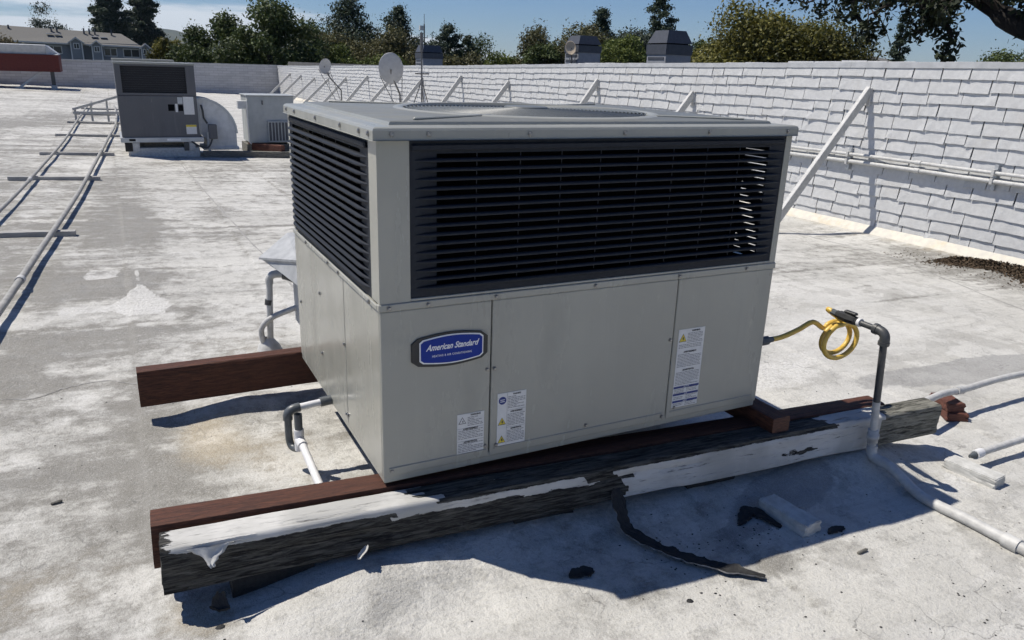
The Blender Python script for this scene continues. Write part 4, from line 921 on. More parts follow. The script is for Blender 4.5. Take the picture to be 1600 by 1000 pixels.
zz = rz(.56, 2.75); MB().tube([D3(.545, 2.97, .165), D3(.549, 2.93, .158), D3(.560, 2.72, .10), D3(.572, 2.50, .05)], .0160, 12).build('drain_pipe', M['pvc'], dr)
MB().tube([D3(.545, 2.965, .166), D3(.549, 2.925, .157)], .0208, 12).build('tee_branch', M['pvc'], dr)
# electrical riser and flexible conduit behind the left corner
cr_ = thing('electrical_riser', 'white painted conduit riser with a bent flexible conduit behind the left corner', 'conduit', (.68, 4.45, rz(.68, 4.45)-.02))
def C3(x, y, z): return (x-.68, y-4.45, z-cr_.location.z)
MB().tube([C3(.680, 4.45, .0), C3(.702, 4.45, .46)], .0185, 12).build('riser_pipe', M['pipewhite'], cr_)
MB().tube(smooth_path([Vector(C3(.701, 4.45, .44)), Vector(C3(.705, 4.45, .478)), Vector(C3(.735, 4.44, .497)), Vector(C3(.79, 4.42, .498))], 5), .023, 12).build('elbow', M['pipewhite'], cr_)
MB().tube(smooth_path([Vector(C3(.78, 4.42, .498)), Vector(C3(.85, 4.37, .47)), Vector(C3(.93, 4.25, .39)), Vector(C3(1.0, 4.0, .36))], 6), .030, 12).build('flexible_conduit', M['iron'], cr_)
MB().tube([C3(.775, 4.421, .499), C3(.79, 4.418, .497)], .033, 12).build('conduit_nut', M['greypvc'], cr_)
MB().tube([C3(.687, 4.45, .315), C3(.691, 4.45, .345)], .0225, 10).build('clamp', M['iron'], cr_)
MB().tube(smooth_path([Vector(C3(.96, 4.30, .36)), Vector(C3(.80, 4.40, .285)), Vector(C3(.69, 4.43, .235)), Vector(C3(.640, 4.44, .18)), Vector(C3(.638, 4.44, .12)), Vector(C3(.655, 4.45, .04))], 6), .0165, 12).build('whip_conduit', M['pipewhite'], cr_)
cb = MB(); cb.lathe([(.075, -.02), (.060, .015), (.036, .045), (.022, .06)], 14, Matrix.Translation(C3(.675, 4.45, rz(.675, 4.45)))); cb.build('mastic_collar', M['pipewhite'], cr_)
# sheet metal duct hood behind the unit
hd = thing('duct_hood', 'white coated sheet metal duct hood behind the left rear corner', 'duct', (1.2, 4.0, .02))
def H3(x, y, z): return (x-1.2, y-4.0, z-.02)
b = MB(); b.box(.83-1.2, .90, -.36, .42, 0.2, .56); b.build('duct_box', M['ductgrey'], hd)
pts = [H3(.655, 4.47, .595), H3(.845, 4.60, .70), H3(1.60, 4.60, .72), H3(1.60, 3.64, .74), H3(.83, 3.64, .735), H3(.79, 4.05, .665)]
b = MB(); b.add(pts+[(x, y, z-.012) for x, y, z in pts], [(0, 5, 1), (5, 4, 3, 2, 1), (6, 7, 11), (11, 7, 8, 9, 10)]+[(i, (i+1) % 6, 6+(i+1) % 6, 6+i) for i in range(6)]); b.build('hood_sheet', M['ductgrey'], hd)
pts = [H3(.665, 4.46, .588), H3(.79, 4.05, .652), H3(.84, 3.66, .70), H3(.84, 3.66, .50), H3(.80, 4.2, .50)]
b = MB(); b.add(pts+[(x+.01, y+.005, z) for x, y, z in pts], [(0, 1, 2, 3, 4), (9, 8, 7, 6, 5)]+[(i, (i+1) % 5, 5+(i+1) % 5, 5+i) for i in range(5)]); b.build('hood_flap', M['ductgrey'], hd)

# ------------------------------------------------------------------ pipe runs on sleepers at the left
def pipe_run(label, pts, r):
    th = thing('pipe_run', label, 'pipe', (pts[0][0], pts[0][1], 0), group='pipes on sleepers')
    P = smooth_path([(x, y, slope(x)+.085+.006*math.sin(y*1.7)) for x, y in pts], 8)
    MB().tube([(p_.x-pts[0][0], p_.y-pts[0][1], p_.z) for p_ in P], r, 10).build('pipe', M['pipegrey'], th)
    for k in range(20, len(P)-2, 23): MB().tube([(p_.x-pts[0][0], p_.y-pts[0][1], p_.z) for p_ in (P[k], P[k].lerp(P[k+1], .35))], r*1.3, 10).build('coupling', M['pipewhite'], th)
pipe_run('left white pipe of the pair running away over sleepers', [(-1.75, 3.0), (-1.42, 5.5), (-1.13, 9.3), (-.97, 13.5), (-.86, 17.2), (-.79, 22), (-.70, 27), (-.60, 31)], .021)
pipe_run('right white pipe of the pair, passing close to the grey unit', [(-1.05, 2.6), (-.86, 4.4), (-.77, 5.54), (-.665, 7.2), (-.47, 10.3), (-.31, 13.6), (-.13, 17.5), (.03, 21), (.10, 25), (.08, 29)], .024)
for i, (y, x0, x1, lab) in enumerate(((8.25, -1.62, -.44, 'nearest flat sleeper under the two pipes'), (12.05, -1.33, -.25, 'second sleeper from the near end of the two pipes'), (15.1, -1.16, -.05, 'third sleeper from the near end of the two pipes'),
                           (18.6, -1.10, .12, 'fourth sleeper from the near end of the two pipes'), (22.2, -1.02, .2, 'fifth sleeper from the near end of the two pipes'), (25.3, -.95, .22, 'sixth sleeper from the near end of the two pipes'), (28.0, -.85, .22, 'farthest sleeper under the two pipes'))):
    zc = slope((x0+x1)/2); q = Matrix.Translation(((x0+x1)/2, y, zc))@Matrix.Rotation(.03, 4, 'Y')
    L = x1-x0
    o = timber('pipe_sleeper', L, .085, .062, M['wood_sleeper'], .0015, 80+i, (x0, y-.042, slope(x0)-.008), random.uniform(-.02, .02), .03, 'white painted '+lab, 'sleeper', na=30); o['group'] = 'pipe sleepers'

# ------------------------------------------------------------------ grey packaged unit on a curb, with elbow duct
u2 = thing('packaged_unit', 'dark slate grey packaged air conditioner on a white curb, left background', 'air conditioner', (.105, 15.0, .0))
w2, d2 = 1.245, 1.15
MB().bbox(0, w2, 0, d2, .335, 1.03, .008, 2).build('lower_cabinet', M['unit2'], u2)
b = MB(); b.box(0, .09, 0, .03, 1.035, 1.54); b.box(1.10, w2, 0, .03, 1.035, 1.54); b.box(.09, 1.10, 0, .03, 1.035, 1.075); b.box(.09, 1.10, 0, .03, 1.51, 1.54); b.box(0, .03, .031, d2, 1.035, 1.54); b.box(w2-.03, w2, .031, d2, 1.035, 1.54); b.box(.031, w2-.031, d2-.03, d2, 1.035, 1.54)
b.build('upper_frame', M['unit2'], u2)
MB().box(.085, 1.105, .045, .07, 1.06, 1.52).build('coil_guard', M['coil2'], u2)
for k in range(11): MB().box(.09, 1.10, .030, .036, 1.10+k*.037, 1.106+k*.037).build('guard_wire', M['wire'], u2)
MB().bbox(-.012, w2+.012, -.012, d2+.012, 1.541, 1.575, .006, 2).build('top_panel', M['cap'], u2)
MB().bbox(-.03, w2+.06, -.03, d2+.03, .25, .333, .006, 1).build('base_frame', M['galv'], u2)
for x0, x1 in ((.10, .20), (.70, .92)): MB().box(x0, x1, -.034, -.0305, .275, .312).build('fork_slot', M['print_white' if x0 > .5 else 'unit_in'], u2)
for x0, x1, z0, z1, m in ((.93, 1.01, .90, 1.01, 'galv'), (1.02, 1.19, .72, 1.02, 'label_white'), (1.03, 1.20, .385, .545, 'label_white')): MB().box(x0, x1, -.004, .0015, z0, z1).build('label_plate', M[m], u2)
MB().box(1.03, 1.20, -.0062, -.0042, .51, .543).build('label_stripe', M['yellow'], u2)
MB().box(.77, .87, -.004, .0015, .78, .89).build('access_window', M['unit_in'], u2); MB().box(.935, 1.01, -.005, .0015, .78, .88).build('access_window', M['unit_in'], u2); MB().box(.885, .925, -.004, .0015, .76, .90).build('label_plate', M['label_white'], u2)
cu_ = thing('unit_curb', 'white coated roof curb with dark flaking edges below the slate grey unit', 'curb', (.17, 15.0, 0))
MB().bbox(.02, 1.16, .0, .9, -.06, .155, .02, 2).build('curb_box', M['brickwhite'], cu_)
for x0, x1, m in ((-.04, .075, 'tar'), (.08, .19, 'pipewhite'), (.90, .98, 'iron'), (.985, 1.09, 'pipewhite')): MB().bbox(x0, x1, -.015, .08, .10, .245, .006, 1).build('support_block', M[m], cu_)
MB().box(.2, .9, .2, .28, .156, .246).build('cross_rail', M['drywood'], cu_)
tl = timber('long_curb_timber', 2.2, .14, .17, M['drywood'], .003, 70, (1.38, 14.93, -.075), 0, .03, 'long weathered grey timber under the white duct elbow', na=60)
# duct elbow: quarter turn in the plane facing the camera, boxed in depth
ed = thing('duct_elbow', 'white coated quarter-round duct elbow at the right side of the slate grey unit', 'duct', (1.42, 15.15, 0))
poly = [(-.03, .98)]+[(-.03+.60*math.sin(a), .38+.60*math.cos(a)) for a in np.linspace(.15, math.pi/2, 12)]+[(.57, .13), (.05, .13), (.05, .28), (-.03, .36)]
MB().prism(poly[::-1], 'y', 0, .62).build('elbow_body', M['ductwhite'], ed)
rib = [(-.03+.625*math.sin(a), .38+.625*math.cos(a)) for a in np.linspace(.0, math.pi/2, 14)]+[(-.03+.585*math.sin(a), .38+.585*math.cos(a)) for a in np.linspace(math.pi/2, 0, 14)]
for y_ in (-.018, .60): MB().prism(rib[::-1], 'y', y_, y_+.035).build('standing_seam', M['galv'], ed)
MB().bbox(-.02, .60, -.03, .66, .09, .145, .01, 1).build('duct_flange', M['ductwhite'], ed)
MB().box(-.06, -.031, -.02, .64, .36, .99).build('duct_collar', M['galv'], ed)
MB().bbox(.08, .22, -.20, -.06, .30, .55, .008, 1).build('disconnect_box', M['unit2'], ed)
MB().tube(smooth_path([(.00, -.03, .88), (.02, -.05, .78), (.03, -.04, .66), (.08, -.03, .56)], 5), .016, 8).build('cable_whip', M['iron'], ed)
MB().tube(smooth_path([(-.22, -.17, .26), (-.08, -.20, .17), (.05, -.20, .16), (.13, -.16, .30)], 5), .016, 8).build('cable_whip', M['iron'], ed)
MB().tube([(.07, -.13, -.10), (.07, -.13, .42)], .022, 8).build('riser_pipe', M['pipewhite'], ed)
# cream cabinet with louvre
cbn = thing('metal_cabinet', 'pale sheet metal equipment cabinet with a louvred panel beside the duct elbow', 'cabinet', (2.27, 15.5, -.05))
MB().bbox(0, .85, 0, .8, .22, 1.075, .008, 2).build('cabinet_body', M['cabinet'], cbn); MB().bbox(-.02, .87, -.02, .82, 1.076, 1.095, .004, 1).build('cabinet_lid', M['cabinet'], cbn)
fr = MB(); fr.box(.34, .80, -.05, -.001, .24, .62); lv = fr.build('louvre_panel', M['cabinet'], cbn)
for k in range(7): MB().box(.36+k*.06, .40+k*.06, -.054, -.0505, .26, .60).build('louvre_slot', M['vent'], lv)
MB().box(-.16, -.001, .1, .25, .84, .98).build('junction_box', M['ductwhite'], cbn)
MB().tube([(.27, -.012, 1.0), (.27, -.012, .92)], .012, 8).build('latch', M['mast'], cbn)
MB().tube([(-.015, -.02, .98), (-.015, -.02, .24), (.02, -.03, .2)], .010, 8).build('drain_line', M['pvc'], cbn)
timber('red_timber', .8, .10, .13, M['red'], .0015, 75, (2.82, 15.05, .035), R(128), 0, 'short red stained timber below the pale metal cabinet', na=24)
brickobj(2.62, 15.9, 0, .7, .8, .20, M['drywood'], 'grey timber platform under the pale metal cabinet', 9, 'timber_platform', 'platform')
# second grey unit behind, and its stand
u3 = thing('packaged_unit', 'grey packaged unit partly hidden behind the slate grey unit', 'air conditioner', (.22, 21.0, -.17))
MB().bbox(-.07, 1.2, 0, 1.2, .75, 1.72, .01, 2).build('cabinet', M['unit2'], u3); MB().bbox(-.10, 1.24, -.03, 1.23, 1.722, 1.775, .008, 1).build('top_panel', M['cap'], u3)
MB().box(.02, 1.0, -.006, .002, 1.05, 1.6).build('coil_guard', M['coil2'], u3); MB().bbox(-.02, 1.15, .1, 1.1, -.1, .748, .01, 1).build('curb', M['ductwhite'], u3)
st = thing('pipe_stand', 'low white painted steel stand left of the slate grey unit', 'stand', (-.45, 23.0, 0))
b = MB(); b.prism([(-.45, .30), (.6, .62), (.6, .68), (-.45, .36)], 'y', 0, .05); b.build('sloping_rail', M['pipewhite'], st)
MB().box(-.45, .65, 0, .05, .22, .28).build('rail', M['pipewhite'], st)
for x in (-.42, -.05, .32): MB().box(x, x+.05, .0505, .10, -.05, .34 + max(0, (x+.4))*.3).build('leg', M['pipewhite'], st)

# ------------------------------------------------------------------ raised brick penthouse edge, far left
bx = thing('brick_fascia', 'red brick fascia box with a white coping raised on posts, far left', 'brick fascia', (-1.9, 42.0, 0))
MB().box(-30, -.0, .012, 2.3, .86, 1.60).build('core', M['brick'], bx)
bm_ = bpy.data.meshes.new('brick'); _b = MB().bbox(0, .285, -.012, .0115, 0, .082, .003, 1); bm_.from_pydata(_b.v, [], _b.f); bm_.materials.append(M['brick'])
bV, bF = [], []; cnt = 0
for r0 in range(6):
    for k in range(14):
        x = -.292*(k+1)-(.146 if r0 % 2 else 0)+.0
        link('brick', bm_, bx, (x, .0, .865+r0*.089))
for k in range(45): o = link('brick', bm_, bx, (-.09*(k+1)+.085, .0, .865+6*.089+.005), (0, R(-90), 0)); o.scale = (.66, 1, .95)
cp_ = MB(); cp_.prism([(-.06, 1.60), (.04, 1.60), (.04, 1.64), (-.02, 1.99), (.1, 2.02), (2.3, 2.02), (2.3, 1.60)], 'x', -30, -.45); cp_.build('coping', M['flash'], bx)
cp_ = MB(); cp_.add([(-.449, -.06, 1.60), (0, .0, 1.60), (0, 2.3, 1.60), (-.449, 2.3, 1.60), (-.449, .0, 2.0), (-.449, 2.3, 2.0), (-.02, .3, 1.64), (-.02, 2.3, 1.64)], [(0, 1, 6, 4), (1, 2, 7, 6), (4, 6, 7, 5), (0, 4, 5, 3), (2, 3, 5, 7), (0, 3, 2, 1)]); cp_.build('coping_end', M['flash'], bx)
for x in (-.42, -5.2, -10): MB().box(x, x+.16, .2, .36, -.1+.03*(-x), .858).build('post', M['iron' if x > -1 else 'pipewhite'], bx)
MB().bbox(-.46, -.22, .14, .42, .0, .28, .02, 1).build('post_base', M['pipewhite'], bx)
lb = thing('wall_brace', 'white timber brace under the raised brick fascia, far left', 'brace', (-3.6, 42.0, .15)); d = Vector((.95, .2, .72)); q = d.to_track_quat('X', 'Z').to_matrix().to_4x4()
MB().bbox(0, d.length, -.05, .05, -.05, .05, .005, 1, q).build('strut', M['pipewhite'], lb); MB().bbox(-.15, .2, -.1, .1, -.1, .04, .01, 1).build('foot_block', M['pipewhite'], lb)

# ------------------------------------------------------------------ dishes and aerial on the roof
def dish(label, x, y, z, rx, rzz, az, tilt, mat, mast_foot, group='satellite dishes', lnb=1):
    th = thing('satellite_dish', label, 'satellite dish', (x, y, z), group=group)
    Mx = Matrix.Rotation(az, 4, 'Z')@Matrix.Rotation(tilt, 4, 'X')@Matrix.Rotation(R(90), 4, 'X')@Matrix.Diagonal((rx, rzz, (rx+rzz)/2, 1))
    b = MB(); b.lathe([(0, -.20), (.35, -.175), (.7, -.10), (.93, -.02), (1, 0), (1.0, .02), (.93, .0), (.7, -.08), (.35, -.155), (0, -.18)], 36, Mx); b.build('reflector', M[mat], th)
    f_ = Matrix.Rotation(az, 4, 'Z')@Matrix.Rotation(tilt, 4, 'X')
    a0 = f_@Vector((0, .0, -rzz)); a1 = f_@Vector((0, -rzz*1.1, -rzz*.75))
    MB().tube([a0, a1], .012, 6).build('feed_arm', M['mast'], th); MB().tube([a1, f_@Vector((0, -rzz*.95, -rzz*.55))], .03*rzz/.36, 8).build('feed_horn', M['mast'], th)
    bk_ = f_@Vector((0, .22*rx, 0)); mt = [bk_, bk_+Vector((.02, .05, -.10))]+[Vector((px_-x, py_-y, pz_-z)) for px_, py_, pz_ in mast_foot]
    MB().tube(mt, .022, 8).build('mast', M['mast'], th)
    e_ = f_@Vector((rx*.9, .05, -rzz*.45)); MB().tube([e_, Vector(mt[-2])*.55+Vector(mt[-1])*.45], .009, 6).build('stay', M['mast'], th); e_ = f_@Vector((-rx*.9, .05, -rzz*.45)); MB().tube([e_, Vector(mt[-2])*.3+Vector(mt[-1])*.7], .009, 6).build('stay', M['mast'], th)
    MB().box(mt[-1].x-.16, mt[-1].x+.16, mt[-1].y-.16, mt[-1].y+.16, mt[-1].z-.06, mt[-1].z).build('foot_plate', M['mast'], th)
    return th
dish('large grey oval satellite dish in front of the shingled wall', 5.89, 18.0, 1.575, .285, .365, R(158), R(-16), 'dish', [(6.15, 18.15, 1.0), (6.2, 18.2, -.13)])
dish('small grey satellite dish left of the large dish', 6.30, 26.0, 1.545, .225, .245, R(20), R(14), 'dish', [(6.5, 26.1, 1.15), (6.85, 26.2, .8), (6.85, 26.2, -.15)])
am = thing('antenna_mast', 'slim steel antenna mast with tripod legs near the parapet', 'antenna', (7.42, 20.1, slope(7.42)))
MB().tube([(0, 0, 0), (0, 0, 2.25)], .022, 8).build('lower_mast', M['mast'], am); MB().tube([(0, 0, 2.2), (0, 0, 2.68)], .045, 8).build('whip_antenna', M['mast'], am)
MB().tube([(-.2, -.05, 1.66), (.22, .05, 1.66)], .018, 6).build('cross_arm', M['mast'], am)
for a in (0.4, 2.5, 4.6): MB().tube([(0, 0, 1.5), (.55*math.cos(a), .55*math.sin(a), .02)], .014, 6).build('leg', M['mast'], am)
cm_ = thing('radio_mast', 'tall thin radio mast rising beyond the trees', 'mast', (52.4, 140.5, -5.2))
MB().tube([(0, 0, 0), (0, 0, 14.0)], [.20, .12], 6).build('tower', M['mast'], cm_)
for z in (10.2, 11.6): MB().box(-.6, .6, -.3, .3, z, z+.12).build('platform', M['mast'], cm_)
MB().box(-.9, -.15, -.25, .25, 12.9, 13.7).build('antenna_panel', M['trim'], cm_); MB().tube([(.0, 0, 14.0), (0, 0, 15.7)], .05, 5).build('lightning_rod', M['mast'], cm_)

# ------------------------------------------------------------------ neighbouring roof with vent shrouds beyond the parapet
nb = MB().box(10.5, 34, 6, 52, -5.1, 1.20).build('neighbour_building', M['nbr']); tag(nb, 'low neighbouring building behind the shingled parapet', 'building')
MB().box(10.3, 10.7, 5.8, 52.2, 1.2005, 1.62).build('parapet', M['nbr'], nb)
def shroud(label, x, y, s, zb_, zt, cut):
    th = thing('vent_shroud', label, 'vent', (x, y, 1.20), group='vent shrouds on the neighbouring roof')
    h0 = zb_-1.2; h1 = zt-1.2; a = s/2
    MB().box(-a*.95, a*.95, -a*.95, a*.95, 0, h0).build('shaft', M['ventside'], th)
    for k in range(3): MB().box(-a*.95-.012, -a*.95-.001, -a*.8, a*.8, h0-.12-k*.14, h0-.06-k*.14).build('louvre', M['vent'], th)
    hm = h0+(h1-h0)*.42; c_ = a*cut
    b = MB(); vsx = [(sx*a, sy*a, h0+.002) for sx, sy in ((-1, -1), (1, -1), (1, 1), (-1, 1))]+[(sx*a, sy*a, hm) for sx, sy in ((-1, -1), (1, -1), (1, 1), (-1, 1))]
    b.add(vsx, [(3, 2, 1, 0), (4, 5, 6, 7), (0, 1, 5, 4), (1, 2, 6, 5), (2, 3, 7, 6), (3, 0, 4, 7)]); b.build('skirt', M['vent'], th)
    b = MB(); vsx = [(sx*a*.97, sy*a*.97, hm+.03) for sx, sy in ((-1, -1), (1, -1), (1, 1), (-1, 1))]+[(sx*c_, sy*c_, h1) for sx, sy in ((-1, -1), (1, -1), (1, 1), (-1, 1))]
    b.add(vsx, [(3, 2, 1, 0), (4, 5, 6, 7), (0, 1, 5, 4), (1, 2, 6, 5), (2, 3, 7, 6), (3, 0, 4, 7)]); b.build('hood', M['vent'], th)
    MB().box(-a*.8, a*.8, -a*.8, a*.8, hm-.02, hm+.05).build('gap', M['unit_in'], th)
    return th
shroud('charcoal vent shroud with a tan dish in front, beyond the parapet', 12.42, 20.2, .78, 2.16, 2.62, .70)
shroud('largest charcoal vent shroud, to the right, beyond the parapet', 12.45, 16.2, .80, 2.10, 2.66, .66)
shroud('far charcoal vent shroud behind the antenna mast', 12.6, 33.2, .95, 1.95, 2.50, .75)
dish('small tan satellite dish mounted on the left vent shroud', 11.86, 19.95, 2.27, .20, .19, R(-72), R(10), 'dishtan', [(11.95, 19.98, 1.75), (12.0, 20.0, 1.66)])

# ------------------------------------------------------------------ houses
hs = thing('apartment_house', 'long blue-grey house with grey roof and three gabled bays', 'house', (-1, 170, -5.2))
def hz(z): return z+5.2
MB().box(-16, 7.0, 0, 9, 0, hz(3.75)).build('wall', M['siding'], hs)
b = MB(); b.add([(-16.5, -.6, hz(3.62)), (7.5, -.6, hz(3.35)), (7.5, 9.6, hz(3.35)), (-16.5, 9.6, hz(3.62)), (-16.5, 4.5, hz(6.25)), (4.2, 4.5, hz(5.62)), (-16.5, -.6, hz(3.45)), (7.5, -.6, hz(3.18)), (7.5, 9.6, hz(3.18)), (-16.5, 9.6, hz(3.45))],
            [(0, 1, 5, 4), (1, 2, 5), (2, 3, 4, 5), (0, 4, 3), (0, 6, 7, 1), (1, 7, 8, 2), (6, 9, 8, 7)]); rf = b.build('roof', M['roofgrey'], hs)
b = MB(); b.add([(-16.55, -.66, hz(3.63)), (7.55, -.66, hz(3.36)), (7.55, -.66, hz(3.12)), (-16.55, -.66, hz(3.39))], [(3, 2, 1, 0)]); b.v += [(x, y+.05, z) for x, y, z in b.v]; b.f += [(4, 5, 6, 7), (0, 1, 5, 4), (3, 7, 6, 2)]; b.sm += [False]*3; b.build('fascia', M['trim'], hs)
for x in (-14.2, -7.5, -6.6, -2.2, -1.3, -.4, 2.4): MB().box(x, x+.28, 3.4, 3.7, hz(5.2), hz(6.3+.0*x)).build('roof_vent', M['vent'], rf)
for x, z in ((-8.2, 5.0), (-6.9, 4.95), (-.9, 4.75), (.6, 4.7)): MB().bbox(x, x+1.1, 1.7, 2.4, hz(z), hz(z)+.12, .02, 1).build('skylight', M['trim'], rf)
def bay(xc, zpk, w_, zb_, pane=True):
    a = w_/2; zs = zpk-.95
    by_ = MB().box(xc-a*.80, xc+a*.80, -1.5, 0, hz(zb_), hz(zs)); by_.prism([(xc-a*.8, hz(zs)), (xc+a*.8, hz(zs)), (xc, hz(zpk)-.12)], 'y', -1.5, 2.5); wb = by_.build('bay', M['siding'], hs)
    r2 = MB()
    for s in (-1, 1): r2.prism([(xc, hz(zpk)), (xc+s*a*1.1, hz(zs)-.08), (xc+s*a*1.1, hz(zs)-.28), (xc, hz(zpk)-.22)][::s], 'y', -1.8, 2.6)
    r2.build('bay_roof', M['roofgrey'], wb)
    tr = MB()
    for s in (-1, 1): tr.prism([(xc, hz(zpk)-.02), (xc+s*a*1.1, hz(zs)-.10), (xc+s*a*1.1, hz(zs)-.30), (xc, hz(zpk)-.27)][::s], 'y', -1.86, -1.801)
    for s in (-1, 1): tr.box(xc+s*a*.72-.10, xc+s*a*.72+.10, -1.56, -1.502, hz(zb_), hz(zs))
    tr.build('bay_trim', M['trim'], wb)
    win(xc-.50, xc+.50, hz(zs)-1.15, hz(zs)-.10, -1.5, 2, wb)
def win(x0, x1, z0, z1, y, n, par):
    w = MB(); w.box(x0, x1, y-.05, y-.002, z0, z1); o = w.build('window', M['trim'], par); dx = (x1-x0-.16)/n
    for k in range(n): MB().box(x0+.08+k*dx+.05, x0+.08+(k+1)*dx-.05, y-.058, y-.051, z0+.14, z1-.14).build('pane', M['glass'], o)
for xc, zp, w_, zb_ in ((-3.47, 4.62, 2.5, -1.0), (-.20, 4.20, 2.2, -1.0), (8.0, 4.02, 2.1, -1.0)): bay(xc, zp, w_, zb_)
win(.9, 3.1, hz(1.45), hz(2.95), 0, 2, hs); win(4.1, 7.0-.05, hz(1.35), hz(2.9), 0, 2, hs); win(-9.9, -5.9, hz(1.6), hz(3.0), 0, 3, hs)
MB().box(6.99, 9.1, .0, 5, 0, hz(2.9)).build('side_wing', M['siding'], hs)
def gable_house(label, x, y, w_, d_, ze, zp, rotz=0):
    th = thing('gabled_house', label, 'house', (x, y, -5.2), (0, 0, rotz))
    MB().box(-w_/2, w_/2, 0, d_, 0, ze+5.2).build('wall', M['siding'], th)
    MB().prism([(-w_/2, ze+5.2), (w_/2, ze+5.2), (0, zp+5.0)], 'y', 0, d_).build('gable', M['siding'], th)
    b = MB()
    for s in (-1, 1): b.prism([(0, zp+5.2), (s*(w_/2+.35), ze+5.05), (s*(w_/2+.35), ze+4.92), (0, zp+5.05)][::s], 'y', -.4, d_+.3)
    b.build('roof', M['roofgrey'], th); MB().box(-.5, .5, -.04, -.002, ze+4.0, ze+5.0).build('window', M['glass'], th)
gable_house('small dark gabled house roof showing just above the far parapet', 5.1, 100, 3.4, 8, .75, 1.52)
gable_house('brown-grey house roof beside the dense trees above the far parapet', 8.0, 106, 4.6, 10, .8, 1.98)
gable_house('grey gabled house peeking over the parapet left of the cypress', 41.5, 34.5, 3.6, 9, 2.5, 3.08, R(-60))

# ------------------------------------------------------------------ trees
LM = dict(dense=leaf_mat('dense_green_leaves', (.032, .050, .017), (.108, .140, .045)), olive=leaf_mat('olive_leaves', (.055, .056, .025), (.145, .138, .058)), conifer=leaf_mat('conifer_needles', (.020, .036, .023), (.074, .100, .058)),
          bright=leaf_mat('bright_green_leaves', (.060, .085, .018), (.16, .19, .045)), yellow=leaf_mat('yellow_green_leaves', (.034, .038, .010), (.20, .185, .040)), blue=leaf_mat('blue_green_leaves', (.040, .056, .042), (.090, .110, .080)), oak=leaf_mat('dark_oak_leaves', (.014, .021, .011), (.036, .048, .022)), dry=leaf_mat('dry_leaves', (.10, .09, .055), (.21, .18, .11)))
def leaves(C_, S_, T_, n_bias=None, asp=.55):
    """one small folded leaf (quad) per centre"""
    n = len(C_); nrm = rng.normal(size=(n, 3)); nrm[:, 2] += .5
    if n_bias is not None: nrm += n_bias
    nrm /= np.linalg.norm(nrm, axis=1)[:, None]+1e-9
    ax = np.cross(nrm, rng.normal(size=(n, 3))); ax /= np.linalg.norm(ax, axis=1)[:, None]+1e-9; bx_ = np.cross(nrm, ax)
    S = S_[:, None]; P = np.stack([C_-ax*S, C_-bx_*S*asp, C_+ax*S, C_+bx_*S*asp], 1).reshape(-1, 3)
    return P, np.arange(4*n).reshape(n, 4), np.repeat(T_, 4)
